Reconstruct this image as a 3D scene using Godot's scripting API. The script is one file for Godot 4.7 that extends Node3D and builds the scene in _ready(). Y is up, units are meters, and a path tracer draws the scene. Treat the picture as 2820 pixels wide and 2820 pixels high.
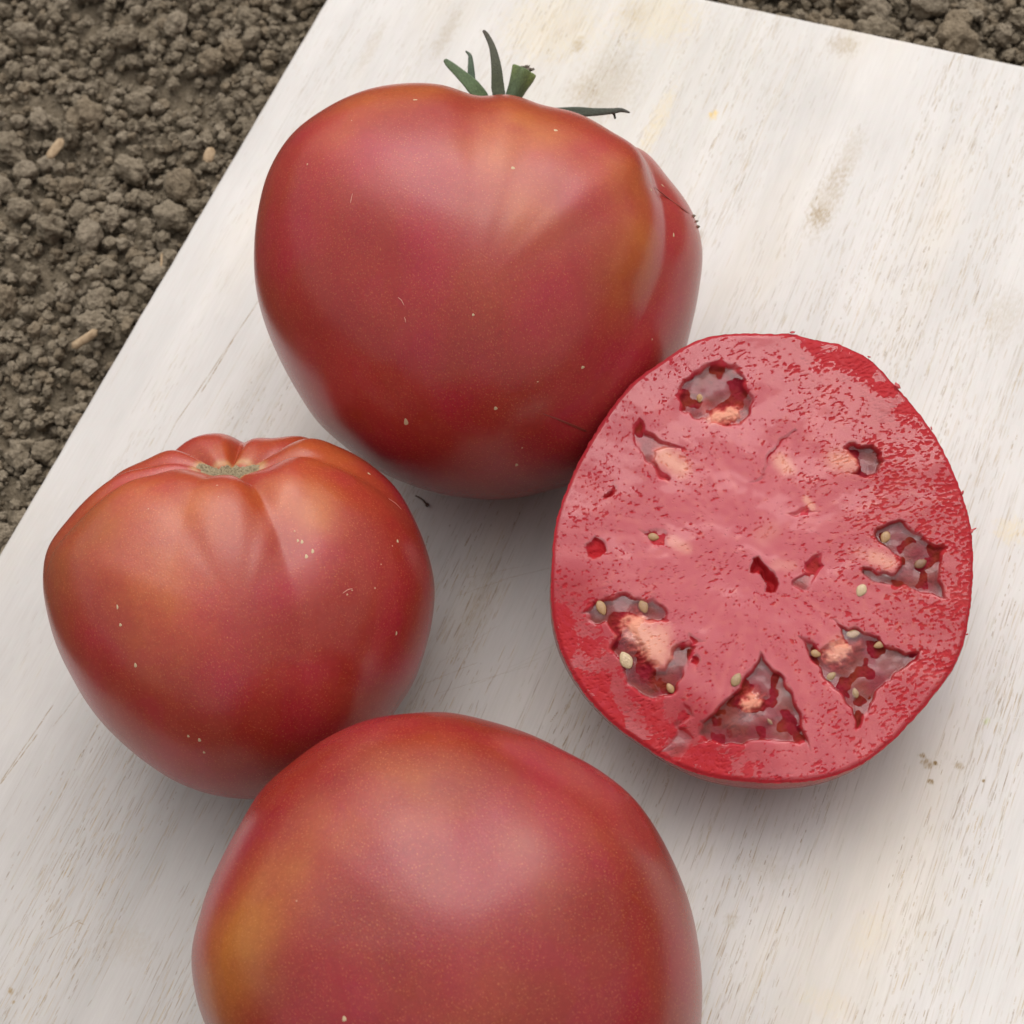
extends Node3D

var data := {}
var cut := {}
var board := {}
var cavities := []
var pale := []
var seeds := []
var shreds := []
var stains := []
var scratches := []
var sepals := []
var sepal_widths := []
var stem_line := []
var stem_tip := Vector3.ZERO
var sepal_hook := []
var chips := []
var debris := []
var taken := {}
var rng := RandomNumberGenerator.new()


func _ready():
	rng.seed = 77
	# camera
	var cam := Camera3D.new()
	cam.name = "camera"
	cam.projection = Camera3D.PROJECTION_PERSPECTIVE
	cam.fov = rad_to_deg(2.0 * atan(0.25))
	cam.near = 0.02
	cam.far = 60.0
	cam.transform = Transform3D(Basis(Vector3(0.97742, -0.11073, 0.17999), Vector3(0.21132, 0.51215, -0.83249), Vector3(0, 0.85173, 0.52399)).orthonormalized(), Vector3(0, 0.46845, 0.28819))
	var lens := CameraAttributesPhysical.new()
	lens.frustum_focal_length = 48.0
	lens.frustum_focus_distance = 0.475
	lens.exposure_aperture = 22.0
	lens.frustum_near = 0.02
	lens.frustum_far = 60.0
	lens.auto_exposure_enabled = false
	cam.attributes = lens
	add_child(cam)
	cam.fov = rad_to_deg(2.0 * atan(0.25))
	# sky: a bright overcast, lightest round the veiled sun
	var toward_sun := Vector3(0.16, 0.885, -0.44).normalized()
	var env := Environment.new()
	env.background_mode = Environment.BG_SKY
	env.sky = Sky.new()
	var pan := PanoramaSkyMaterial.new()
	pan.panorama = overcast(toward_sun)
	env.sky.sky_material = pan
	env.tonemap_mode = Environment.TONE_MAPPER_LINEAR
	env.tonemap_exposure = 0.86
	env.sdfgi_enabled = true
	env.ssao_enabled = true
	env.ssil_enabled = true
	var we := WorldEnvironment.new()
	we.name = "world_environment"
	we.environment = env
	add_child(we)
	var sun := DirectionalLight3D.new()
	sun.name = "sun"
	sun.light_color = Color(1.0, 0.975, 0.94)
	sun.light_energy = 0.34
	sun.light_angular_distance = 56.0
	sun.shadow_enabled = true
	add_child(sun)
	sun.look_at_from_position(toward_sun * 3.0, Vector3.ZERO, Vector3.UP)
	fill_data()
	build_soil()
	build_board()
	build_tomato("t1", "whole_tomato", "large red tomato with green stem, behind the other tomatoes")
	build_tomato("t2", "whole_tomato", "ribbed tomato with a dry brown stem scar on top, on the left")
	build_tomato("t3", "whole_tomato", "smooth tomato with orange streak, nearest, cut off by the lower picture edge")
	build_cut()
	build_bits()


func overcast(s: Vector3) -> ImageTexture:
	var w := 512
	var h := 256
	var n := FastNoiseLite.new()
	n.seed = 5
	n.frequency = 1.3
	n.fractal_octaves = 4
	var im := Image.create(w, h, false, Image.FORMAT_RGBF)
	for y in h:
		var el := PI * (0.5 - (y + 0.5) / h)
		for x in w:
			var az := TAU * (x + 0.5) / w
			var d := Vector3(sin(az) * cos(el), sin(el), -cos(az) * cos(el))
			var c := Color(0.16, 0.14, 0.12)
			if el > 0.0:
				var up := d.y
				var a: float = acos(clampf(d.dot(s), -1.0, 1.0))
				var l: float = SKY_LOW + (SKY_HIGH * up + SKY_GLOW * exp(-pow(a / 0.74, 3.0))) * smoothstep(0.0, 0.55, up)
				l *= 1.0 + 0.22 * n.get_noise_3d(d.x * 2.0, d.y * 2.0, d.z * 2.0)
				c = Color(0.985, 0.99, 1.005) * l
				c = c.lerp(Color(0.16, 0.14, 0.12), 1.0 - smoothstep(0.0, 0.05, up))
			im.set_pixel(x, y, c)
	return ImageTexture.create_from_image(im)

const SKY_LOW := 0.64
const SKY_HIGH := 0.20
const SKY_GLOW := 3.0


# ---------- naming ----------
func numbered(called: String) -> String:
	var k: int = taken.get(called, 0)
	taken[called] = k + 1
	return called if k == 0 else "%s_%03d" % [called, k]


func thing(called: String, label: String, category: String, at := Vector3.ZERO, group := "") -> Node3D:
	var o := Node3D.new()
	o.name = numbered(called)
	add_child(o)
	o.position = at
	tag(o, label, category, group)
	return o


func tag(o: Node3D, label: String, category: String, group := ""):
	o.set_meta("label", label)
	o.set_meta("category", category)
	if group:
		o.set_meta("group", group)


func part(called: String, m: Mesh, mat: Material, parent: Node3D, at := Vector3.ZERO) -> MeshInstance3D:
	var o := MeshInstance3D.new()
	o.name = called
	o.mesh = m
	if mat:
		o.material_override = mat
	parent.add_child(o, true)
	o.position = at
	return o


# ---------- mesh helpers ----------
func grid_mesh(P: PackedVector3Array, rows: int, cols: int, wrap: bool, colors := PackedColorArray(), uvs := PackedVector2Array(), flip := false) -> ArrayMesh:
	var N := PackedVector3Array()
	N.resize(P.size())
	for i in rows:
		var i0: int = maxi(i - 1, 0)
		var i1: int = mini(i + 1, rows - 1)
		for j in cols:
			var j0: int = (j - 1 + cols) % cols if wrap else maxi(j - 1, 0)
			var j1: int = (j + 1) % cols if wrap else mini(j + 1, cols - 1)
			var n: Vector3 = (P[i1 * cols + j] - P[i0 * cols + j]).cross(P[i * cols + j1] - P[i * cols + j0])
			N[i * cols + j] = (-n if flip else n).normalized() if n.length_squared() > 1e-22 else N[i0 * cols + j]
	if wrap:
		for i in [0, rows - 1]:
			var mid := Vector3.ZERO
			var k: int = 1 if i == 0 else rows - 2
			if P[i * cols].distance_squared_to(P[i * cols + cols / 2]) < 1e-12:
				for j in cols:
					mid += N[k * cols + j]
				for j in cols:
					N[i * cols + j] = mid.normalized()
	var I := PackedInt32Array()
	for i in rows - 1:
		for j in (cols if wrap else cols - 1):
			var a := i * cols + j
			var b := i * cols + (j + 1) % cols
			var c := a + cols
			var d := b + cols
			if flip:
				I.append_array([a, c, b, b, c, d])
			else:
				I.append_array([a, b, c, b, d, c])
	var A := []
	A.resize(Mesh.ARRAY_MAX)
	A[Mesh.ARRAY_VERTEX] = P
	A[Mesh.ARRAY_NORMAL] = N
	A[Mesh.ARRAY_INDEX] = I
	if colors.size():
		A[Mesh.ARRAY_COLOR] = colors
	if uvs.size():
		A[Mesh.ARRAY_TEX_UV] = uvs
	var m := ArrayMesh.new()
	m.add_surface_from_arrays(Mesh.PRIMITIVE_TRIANGLES, A)
	return m


func ribbon(line: Array, widths: Array, thick: float, up: Vector3, base: Vector3, c0: Color, c1: Color, sides := 10, steps := 5) -> ArrayMesh:
	# a tapering strip of lens-shaped section along a smooth line
	var curve := Curve3D.new()
	for k in line.size():
		var t: Vector3 = (line[mini(k + 1, line.size() - 1)] - line[maxi(k - 1, 0)]) / 6.0
		curve.add_point(line[k] - base, -t, t)
	var rows: int = (line.size() - 1) * steps + 1
	var P := PackedVector3Array()
	var C := PackedColorArray()
	var last := rows - 1
	for i in rows:
		var u: float = float(i) / steps
		var k: int = mini(int(u), line.size() - 2)
		var f: float = u - k
		var p: Vector3 = curve.sample(k, f)
		var q: Vector3 = curve.sample(mini(k + (1 if f > 0.5 else 0), line.size() - 2), 0.0)
		var dir: Vector3 = (curve.sample(k, minf(f + 0.05, 1.0)) - curve.sample(k, maxf(f - 0.05, 0.0))).normalized()
		var side: Vector3 = dir.cross(up).normalized()
		var top: Vector3 = side.cross(dir).normalized()
		var w: float = lerpf(widths[k], widths[k + 1], f) * 0.0005
		if i == last or i == 0:
			w *= 0.05
		var th: float = minf(thick, w * 0.9)
		for j in sides:
			var a := TAU * j / sides
			P.append(p + side * cos(a) * w + top * sin(a) * th + top * (cos(a) * cos(a)) * w * 0.28)
			C.append(c0.lerp(c1, pow(float(i) / last, 2.0)))
	return grid_mesh(P, rows, sides, true, C)


func blob_mesh(seed_: int, levels: int, rough: float) -> ArrayMesh:
	# an irregular lump from a subdivided octahedron
	var v: Array = [Vector3.UP, Vector3.DOWN, Vector3.LEFT, Vector3.RIGHT, Vector3.FORWARD, Vector3.BACK]
	var f: Array = [[0, 3, 4], [0, 4, 2], [0, 2, 5], [0, 5, 3], [1, 4, 3], [1, 2, 4], [1, 5, 2], [1, 3, 5]]
	for l in levels:
		var mids := {}
		var g := []
		for t in f:
			var m := []
			for e in 3:
				var a: int = t[e]
				var b: int = t[(e + 1) % 3]
				var key: int = mini(a, b) * 100000 + maxi(a, b)
				if not mids.has(key):
					mids[key] = v.size()
					v.append(((v[a] + v[b]) as Vector3).normalized())
				m.append(mids[key])
			g.append_array([[t[0], m[0], m[2]], [t[1], m[1], m[0]], [t[2], m[2], m[1]], [m[0], m[1], m[2]]])
		f = g
	var n := FastNoiseLite.new()
	n.seed = seed_
	n.frequency = 1.0
	n.fractal_octaves = 4
	n.fractal_gain = 0.55
	var cells := FastNoiseLite.new()
	cells.noise_type = FastNoiseLite.TYPE_CELLULAR
	cells.seed = seed_ + 9
	cells.frequency = 0.9
	var sq := Vector3(1.0, 0.78 + 0.1 * sin(seed_ * 3.1), 0.85 + 0.12 * sin(seed_ * 1.7))
	var P := PackedVector3Array()
	for p in v:
		var r: float = 1.0 + rough * n.get_noise_3d(p.x, p.y, p.z) * 1.5 + rough * 0.45 * cells.get_noise_3d(p.x, p.y, p.z) + rough * 0.3 * n.get_noise_3d(p.x * 4.0, p.y * 4.0, p.z * 4.0)
		P.append(p * r * sq)
	var st := SurfaceTool.new()
	st.begin(Mesh.PRIMITIVE_TRIANGLES)
	st.set_smooth_group(0)
	for p in P:
		st.add_vertex(p)
	for t in f:
		st.add_index(t[0])
		st.add_index(t[2])
		st.add_index(t[1])
	st.generate_normals()
	return st.commit()


func noise_tex(freq: float, seed_: int, size := 512, octaves := 4, ramp: Gradient = null) -> NoiseTexture2D:
	var n := FastNoiseLite.new()
	n.seed = seed_
	n.frequency = freq
	n.fractal_octaves = octaves
	var t := NoiseTexture2D.new()
	t.width = size
	t.height = size
	t.seamless = true
	t.noise = n
	if ramp:
		t.color_ramp = ramp
	return t


func ramp2(a: Color, b: Color) -> Gradient:
	var g := Gradient.new()
	g.set_color(0, a)
	g.set_color(1, b)
	return g


func lin(r: float, g: float, b: float) -> Color:
	return Color(r, g, b).linear_to_srgb()


func mat(c: Color, rough: float) -> StandardMaterial3D:
	var m := StandardMaterial3D.new()
	m.albedo_color = c
	m.roughness = rough
	return m


# ---------- soil ----------
var soil_grain: NoiseTexture2D
var soil_relief: NoiseTexture2D


func soil_material(tint: Color) -> StandardMaterial3D:
	var m := mat(tint, 1.0)
	m.metallic_specular = 0.2
	if soil_grain == null:
		soil_grain = noise_tex(0.03, 3, 512, 5, ramp2(Color(0.70, 0.69, 0.67), Color(1, 1, 1)))
		soil_relief = noise_tex(0.06, 4, 512, 4)
	m.albedo_texture = soil_grain
	m.uv1_triplanar = true
	m.uv1_world_triplanar = true
	m.uv1_scale = Vector3.ONE * 28.0
	m.heightmap_enabled = true
	m.heightmap_texture = soil_relief
	m.heightmap_scale = 0.09
	return m


func soil_height(n: FastNoiseLite, x: float, z: float) -> float:
	return -0.0265 + 0.005 * n.get_noise_2d(x * 28.0, z * 28.0) + 0.0035 * n.get_noise_2d(x * 150.0 + 40.0, z * 150.0)


func beside_board(x: float, z: float, r: float) -> bool:
	var q: Vector3 = Vector3(x, 0, z) - board.k
	var s: float = q.dot(board.h)
	var t: float = q.dot(board.g)
	return s < -r * 0.55 or t < -r * 0.55


func build_soil():
	var n := FastNoiseLite.new()
	n.seed = 21
	n.frequency = 1.0
	n.fractal_octaves = 3
	var soil := thing("soil", "", "")
	soil.remove_meta("label")
	soil.remove_meta("category")
	soil.set_meta("kind", "structure")
	# one sheet: fine near the board, coarse far out
	var xs := []
	var zs := []
	for k in 9:
		xs.append(-0.31 - 2.7 * pow((8 - k) / 8.0 + 0.02, 2.2))
		zs.append(-0.43 - 2.7 * pow((8 - k) / 8.0 + 0.02, 2.2))
	for k in 220:
		xs.append(-0.30 + 0.003 * k)
		zs.append(-0.42 + 0.003 * k)
	for k in 9:
		xs.append(0.37 + 2.7 * pow(k / 8.0 + 0.02, 2.2))
		zs.append(0.25 + 2.7 * pow(k / 8.0 + 0.02, 2.2))
	var P := PackedVector3Array()
	for zz in zs:
		for xx in xs:
			P.append(Vector3(xx, soil_height(n, xx, zz), zz))
	part("ground", grid_mesh(P, zs.size(), xs.size(), false), soil_material(lin(0.215, 0.172, 0.122)), soil)
	var tints: Array = []
	for c in [lin(0.275, 0.224, 0.163), lin(0.250, 0.203, 0.147), lin(0.300, 0.246, 0.182), lin(0.258, 0.203, 0.142)]:
		tints.append(soil_material(c))
	var lumps: Array = []
	for k in 14:
		lumps.append(blob_mesh(100 + k, 4, 0.26 if k < 8 else 0.40))
	# the largest clods, one by one
	var placed: Array = []
	var put := 0
	var tries := 0
	while put < 300 and tries < 60000:
		tries += 1
		var big: float = pow(1.0 - put / 300.0, 1.5)
		var r: float = lerpf(0.0023, 0.0064, big) * rng.randf_range(0.85, 1.15)
		var back: bool = rng.randf() < 0.22
		var p: Vector3
		if back:
			p = board.k + board.h * rng.randf_range(0.06, 0.24) - board.g * rng.randf_range(-0.002, 0.045)
		else:
			p = board.k - board.h * rng.randf_range(-0.002, 0.15) + board.g * rng.randf_range(-0.06, 0.31)
		if not beside_board(p.x, p.z, r) or p.x < -0.175 or p.z > 0.02 and p.x < -0.16:
			continue
		var free := true
		for q in placed:
			if Vector2(q[0].x - p.x, q[0].z - p.z).length() < (q[1] + r) * 0.82:
				free = false
				break
		if not free:
			continue
		placed.append([p, r])
		var o := part("soil_clod", lumps[rng.randi() % lumps.size()], tints[rng.randi() % tints.size()], soil)
		o.transform = Transform3D(Basis.from_euler(Vector3(rng.randf() * TAU, rng.randf() * TAU, rng.randf() * TAU)).scaled(Vector3.ONE * r), Vector3(p.x, soil_height(n, p.x, p.z) + 0.0015 + r * rng.randf_range(0.55, 1.0), p.z))
		put += 1
	# the crumbs between them, past counting
	for k in 4:
		var mm := MultiMesh.new()
		mm.transform_format = MultiMesh.TRANSFORM_3D
		mm.mesh = blob_mesh(300 + k, 3, 0.36)
		mm.instance_count = 12000
		for i in mm.instance_count:
			var p := Vector3.ZERO
			var r: float = 0.0005 + 0.0022 * pow(rng.randf(), 2.0)
			while true:
				if i >= 5200:
					r = lerpf(0.0012, 0.0048, pow(rng.randf(), 2.0))
					p = Vector3(rng.randf_range(-0.62, 0.62), 0, rng.randf_range(-0.85, 0.25))
					if beside_board(p.x, p.z, r) and not (p.x > -0.20 and p.x < 0.24 and p.z > -0.30 and p.z < 0.06):
						break
					continue
				if rng.randf() < 0.25:
					p = board.k + board.h * rng.randf_range(0.02, 0.28) - board.g * rng.randf_range(-0.004, 0.06)
				else:
					p = board.k - board.h * rng.randf_range(-0.004, 0.19) + board.g * rng.randf_range(-0.08, 0.33)
				if beside_board(p.x, p.z, r):
					break
			p.y = soil_height(n, p.x, p.z) + rng.randf_range(-0.3, 1.6) * r + rng.randf() * rng.randf() * 0.0025
			mm.set_instance_transform(i, Transform3D(Basis.from_euler(Vector3(rng.randf() * TAU, rng.randf() * TAU, rng.randf() * TAU)).scaled(Vector3.ONE * r), p))
		var o := MultiMeshInstance3D.new()
		o.name = "soil_crumbs"
		o.multimesh = mm
		o.material_override = tints[k]
		o.set_meta("kind", "stuff")
		soil.add_child(o, true)


# ---------- wooden board ----------
func build_board():
	var size := 2048
	var wide := 0.34  # metres across the grain (along h)
	var long := 0.40  # metres along the grain (along g)
	var o := thing("wooden_board", "whitewashed pale wooden board under all the tomatoes", "board", board.k)
	# colour
	var low := Image.create(256, 256, false, Image.FORMAT_RGB8)
	var na := FastNoiseLite.new()
	na.seed = 11
	na.frequency = 1.0
	na.fractal_octaves = 4
	for y in 256:
		var t: float = y / 256.0 * long
		for x in 256:
			var s: float = x / 256.0 * wide
			var bands: float = na.get_noise_2d(s * 55.0, t * 3.5)
			var cloud: float = na.get_noise_2d(s * 14.0 + 50.0, t * 12.0)
			var warm: float = smoothstep(-0.1, 0.7, na.get_noise_2d(s * 20.0 + 90.0, t * 5.0))
			var v: float = 1.0 + 0.085 * bands + 0.10 * cloud + 0.04 * na.get_noise_2d(s * 170.0, t * 6.0 + 70.0)
			var c := Color(0.487, 0.455, 0.427) * v
			c = c.lerp(Color(0.490, 0.430, 0.358) * v, warm * 0.55)
			c = c.lerp(Color(0.500, 0.464, 0.405) * v, 0.5 * exp(-pow((s - 0.10) / 0.045, 2.0) - pow((t - 0.03) / 0.06, 2.0)))
			# shade at the lower left, painted greyer into the wood where grain lies open
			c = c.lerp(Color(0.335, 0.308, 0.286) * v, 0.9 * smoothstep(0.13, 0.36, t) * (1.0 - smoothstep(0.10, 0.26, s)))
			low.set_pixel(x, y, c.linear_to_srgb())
	low.resize(size, size, Image.INTERPOLATE_CUBIC)
	# long faint fibres laid over it
	var fib := Image.create(size, 96, false, Image.FORMAT_RGBA8)
	var nf := FastNoiseLite.new()
	nf.seed = 14
	nf.frequency = 1.0
	nf.fractal_octaves = 3
	for y in 96:
		for x in size:
			var v: float = nf.get_noise_2d(x * 0.22, y * 0.34)
			fib.set_pixel(x, y, Color(0.45, 0.38, 0.30, clampf(v * 0.07, 0.0, 1.0)) if v > 0.0 else Color(1.0, 0.99, 0.98, clampf(-v * 0.06, 0.0, 1.0)))
	fib.resize(size, size, Image.INTERPOLATE_CUBIC)
	low.convert(Image.FORMAT_RGBA8)
	low.blend_rect(fib, Rect2i(0, 0, size, size), Vector2i.ZERO)
	low.convert(Image.FORMAT_RGB8)
	var px: PackedByteArray = low.get_data()
	var hm := PackedByteArray()
	hm.resize(size * size)
	hm.fill(210)
	# stains
	var sn := FastNoiseLite.new()
	sn.seed = 31
	sn.frequency = 0.5
	sn.fractal_octaves = 4
	var tones: Array = [Color(0.50, 0.41, 0.28), Color(0.80, 0.68, 0.44), Color(0.62, 0.72, 0.36)]
	var sx: float = size / wide / 1000.0
	var sy: float = size / long / 1000.0
	for st in stains:
		var c: Color = tones[int(st[5])]
		for y in range(maxi(0, int((st[1] - st[3] * 1.7) * sy)), mini(size, int((st[1] + st[3] * 1.7) * sy) + 1)):
			for x in range(maxi(0, int((st[0] - st[2] * 1.7) * sx)), mini(size, int((st[0] + st[2] * 1.7) * sx) + 1)):
				var mx: float = x / sx
				var my: float = y / sy
				var d: float = sqrt(pow((mx - st[0]) / st[2], 2.0) + pow((my - st[1]) / st[3], 2.0)) + 0.55 * sn.get_noise_2d(mx * 1.4, my * 0.7)
				var a: float = 1.8 * st[4] * (1.0 - smoothstep(0.35, 1.15, d)) * clampf(0.75 + 1.1 * sn.get_noise_2d(mx * 5.0, my * 0.9), 0.2, 1.3)
				if a > 0.004:
					dab(px, (y * size + x) * 3, c, a)
	# pores: short dark strokes along the grain, dense in some bands
	var dens := FastNoiseLite.new()
	dens.seed = 41
	dens.frequency = 1.0
	dens.fractal_octaves = 2
	var wood_dark: Array = [Color(0.46, 0.37, 0.25), Color(0.55, 0.46, 0.33), Color(0.40, 0.33, 0.25), Color(0.58, 0.46, 0.28)]
	for k in 34000:
		var s: float = rng.randf() * wide
		var t: float = rng.randf() * long
		var d: float = dens.get_noise_2d(s * 42.0, t * 3.5) + 0.6 * dens.get_noise_2d(s * 150.0 + 30.0, t * 7.0)
		# dense where the grain lies open near the lower end, fine and sparse along the left edge
		var open: float = 0.10 + 0.50 * smoothstep(0.045, 0.08, s) + 0.55 * bump((s - 0.105) / 0.035, 1.0) * smoothstep(0.15, 0.27, t)
		if d + rng.randf_range(-0.45, 0.45) < 0.40 - 0.55 * open:
			continue
		var len_: float = rng.randf_range(0.0010, 0.0046) * (1.0 + 0.8 * open * rng.randf())
		var a: float = rng.randf_range(0.16, 0.66) * (0.60 + 0.5 * clampf(d, 0.0, 1.0)) * (0.62 + 0.68 * open)
		stroke(px, hm, size, s * size / wide, t * size / long, s * size / wide + rng.randf_range(-1.2, 1.2), (t + len_) * size / long, wood_dark[rng.randi() % 4], a, rng.randf_range(0.5, 1.05), 0.9)
	for k in 700:
		# rows of open pores
		var s: float = rng.randf() * wide
		var t: float = rng.randf() * long
		if s < 0.04 or dens.get_noise_2d(s * 42.0, t * 3.5) < -0.05:
			continue
		for i in rng.randi_range(3, 12):
			t += rng.randf_range(0.0012, 0.0045)
			var ss: float = s + rng.randf_range(-0.00025, 0.00025)
			stroke(px, hm, size, ss * size / wide, t * size / long, ss * size / wide, (t + rng.randf_range(0.0004, 0.0022)) * size / long, wood_dark[rng.randi() % 3], rng.randf_range(0.3, 0.7), rng.randf_range(0.7, 1.2), 1.0)
	for k in 2600:
		# long hair-fine lines of the grain
		var s: float = rng.randf() * wide
		var t: float = rng.randf_range(-0.03, long)
		if s < 0.035 and rng.randf() < 0.8 or dens.get_noise_2d(s * 42.0, t * 3.5) < rng.randf_range(-0.5, 0.2):
			continue
		var reach: float = rng.randf_range(0.012, 0.055)
		var bend: float = rng.randf_range(-2.5, 2.5)
		var tone: Color = wood_dark[rng.randi() % 4]
		var strong: float = rng.randf_range(0.12, 0.40)
		for i in 8:
			if rng.randf() < 0.18:
				continue
			stroke(px, hm, size, s * size / wide + bend * i / 8.0, (t + reach * i / 8.0) * size / long, s * size / wide + bend * (i + 1) / 8.0, (t + reach * (i + 1.05) / 8.0) * size / long, tone, strong * rng.randf_range(0.5, 1.2), rng.randf_range(0.5, 1.0), 0.7)
	for l in scratches:
		var x0: float = l[0] * sx
		var y0: float = l[1] * sy
		var x1: float = l[2] * sx
		var y1: float = l[3] * sy
		var parts: int = 6
		for i in parts:
			var f0: float = float(i) / parts
			var f1: float = float(i + 1) / parts
			var j: float = rng.randf_range(-1.0, 1.0)
			stroke(px, hm, size, lerpf(x0, x1, f0), lerpf(y0, y1, f0), lerpf(x0, x1, f1) + j, lerpf(y0, y1, f1), wood_dark[0], minf(0.9, l[4] * rng.randf_range(0.9, 1.7)), l[5] * 1.15, 0.9)
	var m := mat(Color.WHITE, 0.62)
	m.metallic_specular = 0.4
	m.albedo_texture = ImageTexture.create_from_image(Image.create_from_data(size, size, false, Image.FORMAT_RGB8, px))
	m.heightmap_enabled = true
	m.heightmap_texture = ImageTexture.create_from_image(Image.create_from_data(size, size, false, Image.FORMAT_L8, hm))
	m.heightmap_scale = 0.022
	# the board itself, its arrises softened and slightly worn
	var wn := FastNoiseLite.new()
	wn.seed = 8
	wn.frequency = 1.0
	var ring: Array = [[0.0, -0.018], [0.0, -0.0016], [0.0004, -0.0007], [0.0012, -0.0001], [0.0022, 0.0], [wide * 0.5, 0.0]]
	var P := PackedVector3Array()
	var U := PackedVector2Array()
	var cols := 320
	for r in ring:
		for j in cols:
			var q: float = 4.0 * j / cols
			var e: int = int(q)
			var f: float = q - e
			var s: float = [f, 1.0, 1.0 - f, 0.0][e]
			var t: float = [0.0, f, 1.0, 1.0 - f][e]
			var ins: float = r[0] + 0.00022 * wn.get_noise_2d(s * 40.0, t * 40.0) * (1.0 if r[1] > -0.01 and r[0] < 0.01 else 0.0)
			var a: float = clampf(s * wide, ins, maxf(ins, wide - ins))
			var b: float = clampf(t * long, minf(ins, long * 0.5), maxf(long - ins, long * 0.5))
			P.append(board.h * a + board.g * b + Vector3.UP * r[1])
			U.append(Vector2(a / wide, b / long))
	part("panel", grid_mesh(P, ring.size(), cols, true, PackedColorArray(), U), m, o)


func dab(px: PackedByteArray, i: int, c: Color, a: float):
	px[i] = int(lerpf(px[i], c.r * 255.0, a))
	px[i + 1] = int(lerpf(px[i + 1], c.g * 255.0, a))
	px[i + 2] = int(lerpf(px[i + 2], c.b * 255.0, a))


func stroke(px: PackedByteArray, hm: PackedByteArray, size: int, x0: float, y0: float, x1: float, y1: float, c: Color, a: float, w: float, deep: float):
	var n: int = maxi(2, int(maxf(absf(y1 - y0), absf(x1 - x0))) + 1)
	for k in n:
		var f: float = float(k) / (n - 1)
		var x: float = lerpf(x0, x1, f)
		var y: int = int(lerpf(y0, y1, f))
		if y < 0 or y >= size:
			continue
		var fade: float = a * sqrt(maxf(0.0, 4.0 * f * (1.0 - f)) + 0.05)
		for dx in [-1, 0, 1, 2]:
			var xi: int = int(x) + dx
			if xi < 0 or xi >= size:
				continue
			var cover: float = clampf(w * 0.5 + 0.5 - absf(xi + 0.5 - x - 0.5), 0.0, 1.0)
			if cover > 0.0:
				var i: int = y * size + xi
				px[i * 3] = int(lerpf(px[i * 3], c.r * 255.0, fade * cover))
				px[i * 3 + 1] = int(lerpf(px[i * 3 + 1], c.g * 255.0, fade * cover))
				px[i * 3 + 2] = int(lerpf(px[i * 3 + 2], c.b * 255.0, fade * cover))
				hm[i] = maxi(0, hm[i] - int(170.0 * deep * fade * cover))


# ---------- whole tomatoes ----------
func bump(a: float, w: float) -> float:
	return exp(-(a / w) * (a / w))


func rho_at(rho: Array, psi: float) -> float:
	var n: int = rho.size()
	var t: float = fposmod(psi / TAU * n, n)
	var i: int = int(t)
	var x: float = t - i
	var p0: float = rho[(i - 1 + n) % n]
	var p1: float = rho[i % n]
	var p2: float = rho[(i + 1) % n]
	var p3: float = rho[(i + 2) % n]
	return p1 + 0.5 * x * (p2 - p0 + x * (2.0 * p0 - 5.0 * p1 + 4.0 * p2 - p3 + x * (3.0 * (p1 - p2) + p3 - p0)))


var swell := FastNoiseLite.new()


func tomato_radius(T: Dictionary, d: Vector3) -> float:
	var a: float = d.dot(T.a)
	var b: float = d.dot(T.b)
	var c: float = d.dot(T.v)
	var rho: float = rho_at(T.rho, atan2(b, a)) * 0.001
	var rc: float = (T.cf if c > 0.0 else T.cb) * T.mean
	var r: float = 1.0 / sqrt((a * a + b * b) / (rho * rho) + c * c / (rc * rc))
	var t: float = acos(clampf(d.dot(T.ax), -1.0, 1.0))
	var ph: float = rad_to_deg(atan2(d.dot(T.ey), d.dot(T.ex)))
	var g := 0.0
	var open: float = smoothstep(0.0, 0.35, t)
	for q in T.grooves:
		var dp: float = absf(fposmod(ph - q[0] + 180.0, 360.0) - 180.0)
		if dp < q[1] * 3.0:
			g += q[2] * open * (1.0 - smoothstep(q[3] * 0.25, q[3], t)) * exp(-pow(dp / q[1], 1.5))
	g += T.dimple[0] * bump(t, T.dimple[1])
	for q in T.dentv:
		var an: float = acos(clampf(d.dot(q[0]), -1.0, 1.0))
		if an < q[1] * 3.0:
			g += q[2] * bump(an, q[1])
	g += 0.007 * swell.get_noise_3d(d.x * 1.5 + 10.0 * T.c.x, d.y * 1.5, d.z * 1.5)
	return r * (1.0 - g)


func skin_material() -> StandardMaterial3D:
	var m := mat(Color.WHITE, 0.25)
	m.vertex_color_use_as_albedo = true
	m.metallic_specular = 0.5
	m.uv1_triplanar = true
	m.uv1_scale = Vector3.ONE * 24.0
	m.albedo_texture = noise_tex(0.05, 51, 512, 4, ramp2(Color(0.90, 0.88, 0.88), Color(1, 1, 1)))
	# pin-prick pale dots in the skin
	var g := Gradient.new()
	g.offsets = PackedFloat32Array([0.0, 0.80, 0.88, 1.0])
	g.colors = PackedColorArray([Color(0.80, 0.50, 0.30, 0.0), Color(0.80, 0.50, 0.30, 0.0), Color(0.82, 0.52, 0.30, 0.30), Color(0.88, 0.62, 0.38, 0.5)])
	m.detail_enabled = true
	m.detail_albedo = noise_tex(0.16, 52, 512, 1, g)
	m.detail_blend_mode = BaseMaterial3D.BLEND_MODE_MIX
	m.heightmap_enabled = true
	m.heightmap_texture = noise_tex(0.12, 53, 512, 3)
	m.heightmap_scale = 0.003
	m.subsurf_scatter_enabled = true
	m.subsurf_scatter_strength = 0.12
	return m

var skin_mat: StandardMaterial3D
var dome: ArrayMesh


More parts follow.
